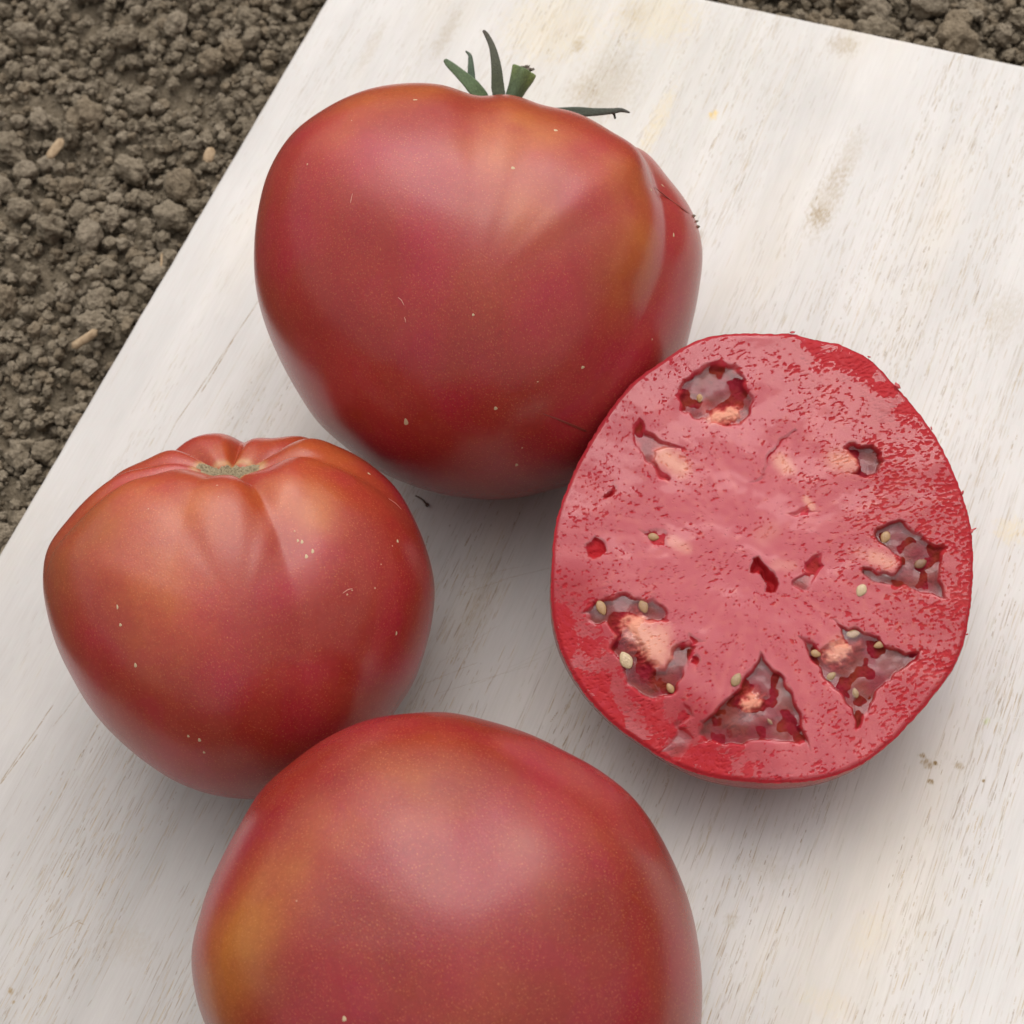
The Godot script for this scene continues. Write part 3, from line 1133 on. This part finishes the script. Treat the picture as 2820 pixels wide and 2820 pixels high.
# ---------- small bits ----------
func build_bits():
	var tan_ := mat(lin(0.40, 0.29, 0.18), 0.85)
	tan_.uv1_triplanar = true
	tan_.uv1_scale = Vector3(40, 160, 40)
	tan_.albedo_texture = noise_tex(0.04, 98, 256, 4, ramp2(Color(0.7, 0.66, 0.6), Color(1, 1, 1)))
	var bits: Array = [
		[0, 0.0090, 0.0032, 62.0, "wood_chip", "large tan wood chip on the soil, farthest left of the board", "wood chip"],
		[1, 0.0060, 0.0034, 80.0, "wood_chip", "small tan wood chip on the soil close to the board edge", "wood chip"],
		[2, 0.0098, 0.0026, 38.0, "straw_piece", "short thick piece of straw on the soil between clods, left of the board", "straw"],
		[7, 0.0052, 0.0008, 95.0, "straw_piece", "thin yellowish straw splinter standing among the soil clods", "straw"],
	]
	for b in bits:
		var at: Vector3 = chips[b[0]]
		var P := PackedVector3Array()
		var n := FastNoiseLite.new()
		n.seed = 200 + b[0]
		n.frequency = 1.0
		for i in 9:
			for j in 12:
				var a: float = TAU * j / 12
				var f: float = i / 8.0
				var w: float = b[2] * 0.5 * (0.02 if i == 0 or i == 8 else (1.0 if b[0] == 2 else pow(sin(PI * (0.16 + 0.68 * f)), 0.6)))
				P.append(Vector3((clampf(f, 0.03, 0.97) - 0.5) * b[1] + 0.0006 * n.get_noise_2d(j * 1.7, i), sin(a) * w * (0.42 if b[0] != 2 else 0.9), cos(a) * w * (1.0 + 0.2 * n.get_noise_2d(i * 1.3, j * 0.5))))
		var o := part(numbered(b[4]), grid_mesh(P, 9, 12, true), tan_, self)
		tag(o, b[5], b[6])
		o.transform = Transform3D(Basis.from_euler(Vector3(0.35, deg_to_rad(b[3] - 12.0), 0.1)), at)
	var twig := part("dry_twig", ribbon([debris[0], debris[0].lerp(debris[1], 0.5) + Vector3(0.0003, 0.0004, 0), debris[1]], [0.5, 0.45, 0.6], 0.0002, Vector3.UP, debris[0], Color.WHITE, Color.WHITE), mat(lin(0.07, 0.04, 0.025), 0.9), self, debris[0])
	tag(twig, "thin dark dry twig on the board just below the largest whole tomato", "twig")
	var knob := part("twig_end", blob_mesh(411, 2, 0.5), twig.material_override, twig)
	knob.position = debris[1] - debris[0]
	knob.scale = Vector3.ONE * 0.0006


func fill_data():
	data["t1"] = {"c": Vector3(0.00334, 0.04947, -0.03778), "a": Vector3(0.97766, -0.12415, 0.16959), "b": Vector3(0.21008, 0.60139, -0.77084), "v": Vector3(-0.00629, 0.78925, 0.61404), "ax": Vector3(0.26255, 0.11287, -0.95829), "ex": Vector3(0.95971, -0.13363, 0.24720), "ey": Vector3(-0.10015, -0.98458, -0.14340), "cf": 0.930, "cb": 0.860,
		"rho": [57.35, 59.15, 59.58, 58.64, 58.37, 54.3, 51.92, 49.84, 50.31, 49.33, 52.56, 55.05, 57.59, 59.72, 61.29, 60.99, 59.41, 57.65, 56.25, 54.94, 53.89, 53.4, 53.49, 52.96, 53.14, 53.15, 53.53, 54.11, 54.92, 55.61, 56.92, 56.62, 56.23, 55.79, 55.66, 56.03],
		"grooves": [[-31, 13, 0.084, 3.0], [-78, 16, 0.012, 1.0], [40, 12, 0.05, 1.2], [95, 12, 0.05, 1.2], [150, 12, 0.04, 1.0], [-140, 16, 0.02, 1.0], [-12, 16, 0.012, 1.7]], "dimple": [0.15, 0.33],
		"dents": [[-0.28, 0.12, 0.95, 0.22, 0.012], [0.0, -0.25, 0.97, 0.35, -0.012], [0.38, 0.18, 0.9, 0.2, 0.01], [0.45, 0.5, 0.74, 0.16, -0.01], [-0.1, 0.45, 0.88, 0.3, -0.012]]}
	data["t2"] = {"c": Vector3(-0.07027, 0.03944, 0.03717), "a": Vector3(0.96740, -0.22569, 0.11490), "b": Vector3(0.21105, 0.46767, -0.85834), "v": Vector3(0.13998, 0.85461, 0.50005), "ax": Vector3(0.17519, 0.72706, -0.66385), "ex": Vector3(0.98229, -0.17459, 0.06801), "ey": Vector3(-0.06645, -0.66401, -0.74477), "cf": 0.930, "cb": 0.860,
		"rho": [46.95, 48.13, 48.73, 49.14, 49.55, 48.98, 48.42, 48.83, 46.66, 47.96, 48.26, 47.26, 45.22, 46.21, 46.87, 47.53, 48.37, 47.05, 45.05, 43.35, 41.94, 41.15, 40.69, 40.57, 40.94, 41.91, 42.78, 43.36, 44.01, 44.38, 44.4, 44.9, 44.73, 44.46, 45.32, 45.95],
		"grooves": [[-69, 10, 0.06, 2.5], [-112, 14, 0.018, 2.0], [-8, 8, 0.045, 1.3], [-172, 7, 0.045, 1.5], [128, 9, 0.09, 1.0], [80, 8, 0.075, 0.9], [35, 9, 0.06, 1.0], [165, 8, 0.03, 2.2]], "dimple": [0.255, 0.33],
		"dents": [[-0.05, -0.45, 0.89, 0.3, -0.015], [0.35, 0.15, 0.92, 0.2, -0.012]]}
	data["t3"] = {"c": Vector3(-0.03358, 0.04475, 0.13297), "a": Vector3(0.97560, -0.13945, 0.16957), "b": Vector3(0.20662, 0.32209, -0.92389), "v": Vector3(0.07422, 0.93638, 0.34305), "ax": Vector3(-0.86197, -0.47428, 0.17906), "ex": Vector3(0.50011, -0.73766, 0.45360), "ey": Vector3(-0.08306, 0.48054, 0.87303), "cf": 0.930, "cb": 0.860,
		"rho": [53.97, 53.15, 52.61, 52.26, 51.86, 50.87, 49.77, 49.8, 50.31, 51.29, 51.84, 52.81, 53, 52.92, 53.48, 52.96, 53.12, 54.02, 55.02, 54.37, 53.38, 52.73, 51.68, 48.95, 48.38, 47.88, 47.88, 48.11, 49.06, 50.6, 52.66, 54.67, 56.47, 57.3, 56.75, 55.28],
		"grooves": [[0, 14, 0.03, 1.2], [60, 12, 0.03, 1.2], [120, 12, 0.04, 1.2], [180, 12, 0.04, 1.2], [-60, 12, 0.03, 1.2], [-120, 12, 0.03, 1.2]], "dimple": [0.12, 0.3],
		"dents": [[0.12, 0.62, 0.78, 0.2, 0.011], [0.15, 0.42, 0.89, 0.2, 0.011], [-0.15, 0.42, 0.9, 0.2, -0.01], [0.5, 0.35, 0.8, 0.22, -0.012], [0.1, 0.15, 0.98, 0.22, -0.012], [0.35, -0.15, 0.9, 0.3, 0.01]]}
	data["t1"]["specks"] = [[-0.096, 0.898, -0.429, 0.585, 0.325], [0.275, 0.956, 0.1, 0.52, 0.455], [0.515, 0.841, -0.165, 0.52, 0.52], [0.388, 0.364, 0.847, 0.52, 0.39], [-0.036, 0.336, 0.941, 0.455, 0.52], [-0.452, 0.246, 0.857, 0.585, 1.105], [-0.047, 0.717, 0.696, 0.325, 0.325], [0.171, 0.407, 0.897, 0.26, 0.195], [0.004, -0.048, 0.999, 0.39, 0.65], [-0.58, 0.788, -0.207, 0.26, 0.325], [-0.371, 0.861, -0.347, 0.195, 0.195], [0.858, 0.511, 0.056, 0.26, 0.52], [0.934, 0.346, -0.089, 0.585, 0.26], [0.916, 0.345, 0.205, 0.26, 0.65], [0.044, 0.071, 0.996, 0.26, 0.26], [0.734, 0.195, 0.651, 0.26, 0.26]]
	data["t2"]["specks"] = [[0.811, 0.412, -0.415, 0.455, 0.325], [0.906, 0.424, 0.012, 0.39, 0.455], [-0.487, 0.796, 0.359, 0.39, 0.39], [-0.468, 0.687, 0.556, 0.39, 0.585], [-0.476, 0.835, 0.275, 0.26, 0.585], [-0.289, 0.378, 0.88, 0.325, 0.39], [-0.232, 0.362, 0.903, 0.39, 0.585], [-0.231, 0.274, 0.934, 0.325, 0.39], [0.134, 0.958, -0.255, 0.26, 0.195], [0.525, 0.843, 0.121, 0.325, 0.52], [0.508, 0.854, 0.113, 0.26, 0.39], [0.563, 0.808, 0.175, 0.325, 0.585], [0.533, 0.821, 0.203, 0.39, 0.52], [0.499, 0.865, 0.057, 0.26, 0.325], [0.849, 0.273, 0.453, 0.325, 0.52], [0.833, 0.523, 0.179, 0.195, 0.195], [0.885, 0.462, 0.054, 0.195, 0.195], [0.698, 0.624, 0.35, 0.26, 0.195], [0.675, 0.635, 0.375, 0.26, 0.26], [0.794, 0.525, 0.308, 0.26, 0.26], [0.136, 0.977, -0.162, 0.195, 0.195], [-0.237, 0.952, -0.194, 0.195, 0.26]]
	data["t3"]["specks"] = [[-0.382, 0.795, 0.471, 0.455, 0.585], [-0.483, 0.876, -0.012, 0.195, 0.195]]
	data["t1"]["patches"] = [[0.407, 0.893, -0.19, 0.22, 1, 0.9], [0.198, 0.98, 0.014, 0.16, 1, 0.55], [0.732, 0.676, 0.088, 0.18, 1, 0.6], [0.75, 0.558, 0.354, 0.14, 1, 0.7], [0.63, 0.563, 0.535, 0.2, 1, 0.45], [-0.277, 0.817, -0.506, 0.2, 1, 0.5], [-0.048, 0.846, -0.531, 0.14, 1, 0.6], [-0.435, 0.861, -0.263, 0.12, 1, 0.35], [0.301, 0.894, 0.332, 0.14, 1, 0.5], [0.145, 0.798, 0.585, 0.2, 1, 0.15], [-0.104, -0.033, 0.994, 0.18, 2, 0.3], [-0.478, 0.731, 0.486, 0.3, 2, 0.2]]
	data["t2"]["patches"] = [[-0.345, 0.885, -0.314, 0.3, 1, 0.6], [-0.58, 0.793, -0.186, 0.26, 3, 0.5], [0.014, 0.993, -0.12, 0.18, 1, 0.5], [-0.149, 0.959, 0.243, 0.25, 1, 0.5], [0.518, 0.84, -0.16, 0.2, 1, 0.65], [0.603, 0.797, -0.033, 0.13, 1, 0.6], [-0.263, 0.89, 0.372, 0.25, 1, 0.35], [0.661, 0.545, -0.516, 0.15, 1, 0.35], [-0.332, 0.731, 0.596, 0.2, 1, 0.2], [-0.79, 0.6, -0.128, 0.25, 3, 0.55]]
	data["t3"]["patches"] = [[-0.678, 0.733, -0.059, 0.17, 1, 1], [-0.779, 0.624, 0.054, 0.16, 1, 1], [-0.508, 0.846, -0.162, 0.15, 1, 0.7], [-0.31, 0.911, -0.274, 0.15, 1, 0.45], [-0.863, 0.48, 0.157, 0.17, 1, 0.8], [0.009, 0.923, -0.385, 0.25, 1, 0.35], [0.478, 0.878, 0.02, 0.15, 1, 0.2], [-0.693, 0.716, 0.084, 0.15, 4, 0.5], [0.101, 0.832, 0.546, 0.2, 1, 0.3], [0.717, 0.685, -0.13, 0.2, 1, 0.25], [0.221, 0.747, -0.627, 0.3, 1, 0.2]]
	data["t1"]["cracks"] = [[Vector3(0.1609, 0.2505, 0.9546), Vector3(0.2207, 0.1888, 0.9569), Vector3(0.2852, 0.1065, 0.9525), Vector3(0.3435, 0.0251, 0.9388)], [Vector3(0.8829, 0.4696, 0.0037), Vector3(0.9383, 0.3458, -0.0034), Vector3(0.9671, 0.2543, 0.0082), Vector3(0.9907, 0.1347, -0.0214)]]
	data["t2"]["cracks"] = []
	data["t3"]["cracks"] = []
	data["t1"]["scratch"] = [[Vector3(-0.3644, 0.7578, 0.5413), Vector3(-0.3510, 0.7516, 0.5585), Vector3(-0.3445, 0.7379, 0.5804)], [Vector3(-0.3549, 0.7036, 0.6156), Vector3(-0.3528, 0.6959, 0.6255), Vector3(-0.3532, 0.6860, 0.6361)], [Vector3(-0.4360, 0.8981, 0.0572), Vector3(-0.4498, 0.8892, 0.0833), Vector3(-0.4555, 0.8851, 0.0955)]]
	data["t2"]["scratch"] = [[Vector3(0.8825, 0.3926, -0.2591), Vector3(0.9044, 0.3450, -0.2510), Vector3(0.9243, 0.3037, -0.2313)], [Vector3(0.6554, 0.6557, 0.3749), Vector3(0.6811, 0.6421, 0.3519), Vector3(0.7018, 0.6250, 0.3418)]]
	data["t3"]["scratch"] = []
	data["t1"]["scabs"] = [Vector3(0.9890, 0.1459, -0.0254), Vector3(0.9937, 0.1096, -0.0219), Vector3(0.9946, 0.1040, 0.0041)]
	data["t2"]["scabs"] = []
	data["t3"]["scabs"] = []
	cut = {"c": Vector3(0.05479, 0.04387, 0.05241), "n": Vector3(0.00000, 0.95630, 0.29237), "e1": Vector3(1.00000, 0.00000, 0.00000), "e2": Vector3(0.00000, 0.29237, -0.95630), "rho": [50.74, 50.73, 50.88, 51.27, 51.78, 52.39, 53.08, 53.96, 55.51, 56.18, 56.17, 55.55, 55.7, 55.06, 54.99, 55.13, 55.09, 54.25, 53.04, 52.3, 51.55, 50.51, 49.52, 48.71, 48.28, 47.99, 47.92, 48.07, 48.32, 48.42, 48.64, 49.19, 50, 50.9, 51.59, 52.11, 52.51, 52.77, 52.92, 52.99, 52.95, 53.32, 53.71, 53.98, 54.07, 54.1, 54.38, 54.7, 55.14, 55.28, 55.12, 54.5, 53.81, 53.05, 52.73, 52.46, 52.62, 52.4, 51.84, 51.18, 50.76, 50.58, 50.63, 50.79]}
	cavities = [
		["A", 3.2, 1.0, 1.1, [2.4, 48.4, 5.5, 46.5, 7.5, 42.3, 8, 37.5, 6.5, 33.2, 3.6, 30.8, -1.9, 32.6, -7.1, 35.7, -10.1, 38.2, -10.1, 41.9, -8.6, 44.7, -5, 47.4, -1.5, 48.4]],
		["B", 2.0, 0.7, 1.3, [-19.7, 39.1, -19, 35.8, -16.7, 32.7, -13.1, 30.5, -9.8, 28.1, -12.9, 28.8, -15.8, 30.2, -18, 29.1, -18.6, 26.8, -17.4, 24.7, -15.9, 21.9, -16.9, 20.9, -19.2, 24.5, -20.9, 28.6, -22.5, 33.2, -23.2, 34.9, -21.9, 37.1]],
		["C", 2.5, 0.5, -1.0, [-29.1, 24.9, -30, 22.9, -31.5, 22, -33.1, 20.9, -31.3, 20.6, -29.9, 20.9, -29.1, 23]],
		["D", 2.2, 0.5, -1.0, [-36.8, 12.6, -38.9, 10.4, -39, 8, -36.7, 6.5, -34.8, 7.9, -34.6, 10.3]],
		["E", 1.2, 0.6, -1.0, [-26.7, 11.9, -25.2, 10.9, -21.6, 11.3, -20, 8.5, -20.8, 6.9, -23.8, 6.7, -25.5, 8.3]],
		["F", 4.0, 0.8, 2.2, [25.7, 20.8, 29.1, 21.3, 32.5, 19.6, 34.3, 17.4, 34.7, 15.1, 33, 13.7, 30.4, 12.4, 27.8, 12.7, 26, 13.7, 28.1, 15.1, 28.1, 17.5, 26.7, 19.1]],
		["G", 1.6, 0.5, -1.0, [16, 28, 16.6, 26.9, 13.2, 25.2, 11.1, 23.8, 8.9, 21.9, 7.7, 19.7, 5.5, 17.7, 3.6, 17.1, 1.8, 17, 5.1, 18.4, 7, 20.4, 8.2, 22.9, 11.3, 25.6, 14.8, 26.8]],
		["H", 0.9, 0.7, 0.4, [11.1, 8.2, 8.9, 7.5, 10.7, 6.5, 14, 5.8, 16.3, 6.5, 13.7, 8]],
		["I", 3.4, 0.8, 1.2, [34.5, 0.8, 37, -2, 39.4, -5.1, 43.9, -8.1, 42.6, -10.5, 40.9, -13.4, 40.5, -17, 40.3, -21, 37.8, -19.2, 33.4, -16.1, 28.1, -14.7, 24.7, -12.7, 22.8, -9.9, 23.6, -8.9, 26.7, -10.3, 29.9, -11.7, 31.4, -10.2, 31.8, -7.8, 30.3, -6, 28, -4, 27.5, -1.9, 29, -0.2, 31.7, 0.7]],
		["K", 5.0, 0.6, -1.0, [-1.5, -1.5, 0.3, -1.3, 1.2, -3.2, 2.3, -6.3, 2.9, -8.6, 2, -10.2, -0.1, -10.1, -0.1, -7.2, -1.2, -4.4, -2.4, -3.8]],
		["L", 1.6, 0.6, 0.8, [14.8, -2.9, 12.4, -3.8, 9.8, -5.2, 10.1, -6.6, 7.5, -7.8, 6.4, -8.3, 6.3, -10.1, 8.1, -11.2, 9.4, -11.9, 11.3, -9.8, 12.7, -7.9, 14.6, -6.5, 14.8, -4.4]],
		["M", 3.6, 0.8, 1.1, [12.8, -19.5, 15.9, -21.2, 20, -24.3, 22.8, -25.6, 23.7, -27.6, 25.7, -29.3, 28.2, -30.5, 32.6, -31.3, 30.1, -32.9, 26.3, -35.2, 22.5, -36.5, 19.2, -38.6, 17, -40.9, 16.1, -43.2, 12.4, -45.9, 12.2, -43.4, 12, -40.9, 9.9, -36.6, 7.6, -31.8, 6.3, -28.7, 6.1, -25.8, 4.8, -21.8, 7.3, -23.2, 8.5, -25.3, 11.4, -25.2, 14.4, -24.1, 14.9, -22.4]],
		["N", 3.6, 0.8, 1.0, [-4.8, -23.8, -2.4, -28.2, -0.6, -31.1, -0.1, -34.8, 0.4, -38.4, 1, -43.1, 1.1, -48.1, -1.5, -46, -5.3, -44.8, -9.4, -44.3, -13.3, -43.4, -17.7, -42.8, -21.5, -41.3, -23.1, -39.2, -22.3, -35.9, -19.4, -35.1, -16.6, -33.6, -13.9, -31, -11.5, -29.8, -8.8, -27.5, -6.6, -25.5]],
		["O", 3.2, 1.0, 0.9, [-43.5, -4.8, -40.3, -2.7, -35.3, -2.5, -30.6, -3.6, -27.3, -5.6, -25.7, -5.3, -24, -8.8, -23.5, -11.8, -26.2, -11.8, -29.3, -10.2, -31.7, -11.5, -31.1, -15.7, -30, -20, -27.9, -21.7, -24.7, -18.4, -20.7, -17.1, -19, -19, -21.9, -22.4, -23.7, -26, -27.8, -29.4, -32.6, -28.7, -35.6, -25.9, -37, -24, -36.7, -21.3, -37.5, -18, -39, -15.2, -37.6, -11.8, -38.6, -9.1, -41.8, -8.3]],
		["P", 1.5, 0.9, 0.5, [-24.6, -31.1, -23.3, -34.7, -26.4, -36.5, -24.6, -39, -26.5, -42.3, -30.6, -44.1, -33.5, -41.1, -29.3, -38.6, -28.2, -35.2, -26.7, -34]],
		["Q", 1.5, 0.5, -1.0, [-20.1, -15.6, -17.8, -17.7, -16.7, -18.3, -19.1, -18.3, -21, -18.2]],
		["R", 2.0, 0.5, -1.0, [-20.9, -20.7, -19.7, -20.7, -19.6, -22.9, -20.5, -24.2, -22.1, -23]],
	]
	pale = [[-1.92, 35.1, 2.8, 34.96, 2.31, 1], [-4.26, 39.05, -3.9, 36.79, 1.82, 0.5], [-16.27, 28.13, -13.01, 24.32, 2.64, 0.95], [-18.74, 7.06, -16.36, 4.72, 1.65, 0.6], [26.23, 17.03, 23.8, 17.89, 2.97, 0.7], [10.68, 20.84, 11.66, 18.78, 2.15, 0.8], [14.27, 10.27, 15.44, 7.89, 0.92, 0.8], [29.52, -9.08, 26.53, -6.96, 1.98, 0.75], [13.76, -26.81, 11.76, -27.79, 3.14, 1], [18.08, -26.34, 15.84, -26.91, 1.32, 0.5], [-32.25, -11.07, -28.48, -17.53, 4.12, 1], [-26.79, -14.15, -28.01, -19.5, 2.97, 0.8], [-9.06, -33.85, -10.2, -34.82, 2.81, 0.95], [-9.05, -32.8, -9.37, -34.14, 1.98, 0.8], [23.43, -5.18, 25.52, -6.74, 1.65, 0.3], [4.51, 4.51, 2.15, 3.57, 2.64, 0.25], [3.59, -3.69, 7.21, -4.86, 1.49, 0.35]]
	seeds = [[-23.08, 9.23, -0.38, 1.9, 1.35, 0], [-4.52, 40.52, -1.8, 1.5, 1.1, 3], [30.44, -2.73, -2.24, 2.1, 1.6, 0], [21.58, -14.2, -2.32, 2.2, 1.7, 1], [17.35, -23.68, -0.07, 2.2, 1.4, 0], [22.69, -27.52, -3, 2, 1.2, 0], [7.73, -26.38, -0.55, 1.7, 1.3, 0], [9.92, -32.35, 0.43, 1.8, 1.2, 2], [14.42, -37.39, 1.59, 1.7, 1.1, 2], [-38.9, -4.89, -1.38, 2.6, 1.6, 0], [-29.11, -6.73, -1.48, 2.3, 1.6, 3], [-35.98, -18.38, 1.83, 3, 2.1, 1], [-27.3, -27.09, 1.88, 1.8, 1.2, 0], [-11.92, -28.6, 0.82, 2.4, 1.6, 2], [36.88, -10.72, 0.25, 2.2, 1.5, 4], [-6.52, -39.67, 2.03, 1.2, 0.6, 2]]
	shreds = [20.98, 51.09, 37.69, 41.58, 41.91, 32.49, 46.11, 20.08, 50.2, 3.7, 50.28, -5.61, 42.68, -29.34]
	board = {"k": Vector3(-0.00556, 0.00000, -0.23225), "g": Vector3(-0.53890, 0.00000, 0.84237), "h": Vector3(0.84237, 0.00000, 0.53890)}
	stains = [[85.63, 29.9, 2.31, 3.98, 0.22, 0], [100.94, 42.45, 11.33, 15.92, 0.1, 0], [93.91, 46.74, 6.5, 6.41, 0.08, 0], [135.07, 44.98, 1.58, 2.09, 0.5, 1], [105.12, 11.59, 14.8, 13.32, 0.12, 1], [74.8, 24.92, 18.3, 17.74, 0.1, 1], [163.54, 7.42, 5.4, 4.75, 0.16, 0], [177.42, 66.68, 4.54, 15.47, 0.14, 0], [176.73, 71.99, 3.32, 4.26, 0.22, 0], [178.47, 49.78, 3.82, 13.91, 0.1, 0], [120, 52.27, 3.18, 16.49, 0.14, 1], [97.58, 12.58, 4.97, 4.49, 0.08, 0], [253.94, 226.69, 2.03, 1.4, 0.35, 0], [252.14, 225.08, 1.02, 0.85, 0.5, 0], [255.74, 226.05, 0.76, 0.7, 0.6, 0], [255.91, 231.18, 0.89, 0.83, 0.5, 0], [261.08, 224.92, 1.52, 1.12, 0.25, 0], [267.69, 226.58, 0.5, 0.56, 0.5, 0], [222.12, 280.47, 2, 2.09, 0.14, 0], [255.27, 156.74, 4.69, 4.76, 0.14, 1], [235.51, 91.96, 5.7, 10.72, 0.08, 0], [264.07, 211.13, 1.02, 1.15, 0.15, 2], [64.6, 356.39, 0.93, 0.93, 0.4, 0], [66.67, 358.7, 0.53, 0.53, 0.5, 0], [19.16, 243.41, 8.98, 3.37, 0.03, 0], [37.02, 75.77, 4.97, 3, 0.08, 0], [44.13, 36.06, 2.71, 13.45, 0.12, 0], [23.2, 49.09, 2.38, 13.41, 0.08, 0], [132.32, 223.13, 4.2, 13.98, 0.06, 0], [71.67, 192.9, 10.45, 6.94, 0.04, 0], [86.41, 336.02, 7.96, 5.37, 0.06, 0], [186.36, 316.76, 3.74, 3.77, 0.05, 0], [226.34, 265.59, 6.29, 4, 0.05, 0], [253.37, 272.6, 4.9, 7.68, 0.06, 1], [249.15, 291.68, 7.25, 3.73, 0.06, 1]]
	scratches = [[32.7, 142.88, 27.99, 196.04, 0.5, 1], [30.99, 164.36, 30.39, 183.91, 0.55, 1.2], [27.99, 196.04, 28.71, 210.64, 0.3, 1], [37.24, 285.25, 34.61, 309.18, 0.6, 0.8], [37.3, 294.06, 34.98, 309.83, 0.6, 1], [42.46, 278.57, 40.22, 290.64, 0.35, 0.8], [149.18, 203.2, 136.67, 211.63, 0.35, 0.6], [136.67, 211.63, 125.47, 221.29, 0.3, 0.6], [140.51, 206.11, 125.97, 215.24, 0.2, 0.5], [138.3, 237.43, 127.64, 247.53, 0.3, 0.6], [151.59, 233.67, 131.44, 249.4, 0.25, 0.5], [153.34, 230.66, 140.65, 243.04, 0.2, 0.5], [155.82, 225.77, 146.69, 236.16, 0.2, 0.5], [139.41, 225.67, 129.15, 240.58, 0.2, 0.5], [67.06, 341.91, 72.21, 334.73, 0.4, 1], [71.77, 335.32, 74.13, 335.47, 0.5, 1], [104.53, 322.31, 110.28, 319.09, 0.4, 0.7], [163.09, 243.47, 162.39, 246.83, 0.6, 1.2], [230.31, 265.58, 231.84, 262.19, 0.15, 0.5], [118.92, 49.32, 116.06, 59.94, 0.3, 0.8], [120.67, 56.41, 118.76, 76.18, 0.3, 0.9], [213.22, 117.72, 213.06, 112.21, 0.2, 0.6], [104.24, 204.48, 104.21, 207.98, 0.5, 1], [111.98, 211.42, 111.11, 206.54, 0.5, 1.3], [119.29, 215.8, 119.05, 211.62, 0.3, 0.8]]
	sepals = [[Vector3(0.01432, 0.05419, -0.07785), Vector3(0.01582, 0.05991, -0.08906), Vector3(0.01383, 0.06279, -0.09373), Vector3(0.01114, 0.06425, -0.09801), Vector3(0.00893, 0.06513, -0.10135), Vector3(0.00797, 0.06519, -0.10336)], [Vector3(0.01432, 0.05419, -0.07785), Vector3(0.01603, 0.05878, -0.09103), Vector3(0.01367, 0.06036, -0.09550), Vector3(0.01427, 0.06206, -0.10019), Vector3(0.01476, 0.06280, -0.10329), Vector3(0.01484, 0.06290, -0.10536), Vector3(0.01399, 0.06288, -0.10723)], [Vector3(0.01432, 0.05419, -0.07785), Vector3(0.01950, 0.06174, -0.08821), Vector3(0.02010, 0.06356, -0.09117), Vector3(0.02088, 0.06649, -0.09593), Vector3(0.02100, 0.06838, -0.10092), Vector3(0.02023, 0.06956, -0.10473), Vector3(0.01953, 0.07032, -0.10597)], [Vector3(0.01432, 0.05419, -0.07785), Vector3(0.02793, 0.06039, -0.08030), Vector3(0.03703, 0.06176, -0.07869), Vector3(0.04311, 0.06189, -0.07700), Vector3(0.04784, 0.06225, -0.07568), Vector3(0.05021, 0.06213, -0.07548), Vector3(0.05237, 0.06151, -0.07448)], [Vector3(0.01432, 0.05419, -0.07785), Vector3(0.01357, 0.05081, -0.09525), Vector3(0.00805, 0.04545, -0.10181), Vector3(0.00253, 0.04050, -0.10902), Vector3(-0.00199, 0.03762, -0.11198)], [Vector3(0.01432, 0.05419, -0.07785), Vector3(0.02545, 0.05096, -0.09168), Vector3(0.03191, 0.04347, -0.09477), Vector3(0.03625, 0.03769, -0.09683)]]
	sepal_widths = [[2.4, 3.6, 3.9, 2.8, 2.0, 0.9], [2.0, 2.6, 2.6, 1.9, 1.4, 1.0, 0.4], [2.4, 3.4, 3.5, 2.7, 1.8, 1.3, 0.6], [2.2, 3.2, 3.0, 2.2, 1.6, 1.2, 0.4], [2.4, 2.8, 2.6, 2.0, 0.6], [2.4, 2.6, 2.0, 0.6]]
	stem_line = [Vector3(0.01432, 0.05419, -0.07785), Vector3(0.02115, 0.05968, -0.08676), Vector3(0.02448, 0.06179, -0.09020), Vector3(0.02645, 0.06308, -0.09230), Vector3(0.02812, 0.06433, -0.09432)]
	stem_tip = Vector3(0.03026, 0.06567, -0.09651)
	sepal_hook = [Vector3(0.04747, 0.06237, -0.07587), Vector3(0.04815, 0.06147, -0.07536), Vector3(0.04831, 0.06033, -0.07447)]
	chips = [Vector3(-0.1172, -0.0100, -0.1745), Vector3(-0.0690, -0.0100, -0.1580), Vector3(-0.1133, -0.0100, -0.0967), Vector3(-0.0841, -0.0100, -0.1696), Vector3(-0.0601, -0.0100, -0.1351), Vector3(-0.1275, -0.0100, -0.0759), Vector3(-0.1203, -0.0100, -0.0945), Vector3(-0.0878, -0.0100, -0.1204), Vector3(-0.0632, -0.0100, -0.1727), Vector3(-0.0201, -0.0100, -0.1978)]
	debris = [Vector3(-0.0248, 0.0006, -0.0113), Vector3(-0.0220, 0.0006, -0.0075), Vector3(0.0174, 0.0006, 0.0105)]
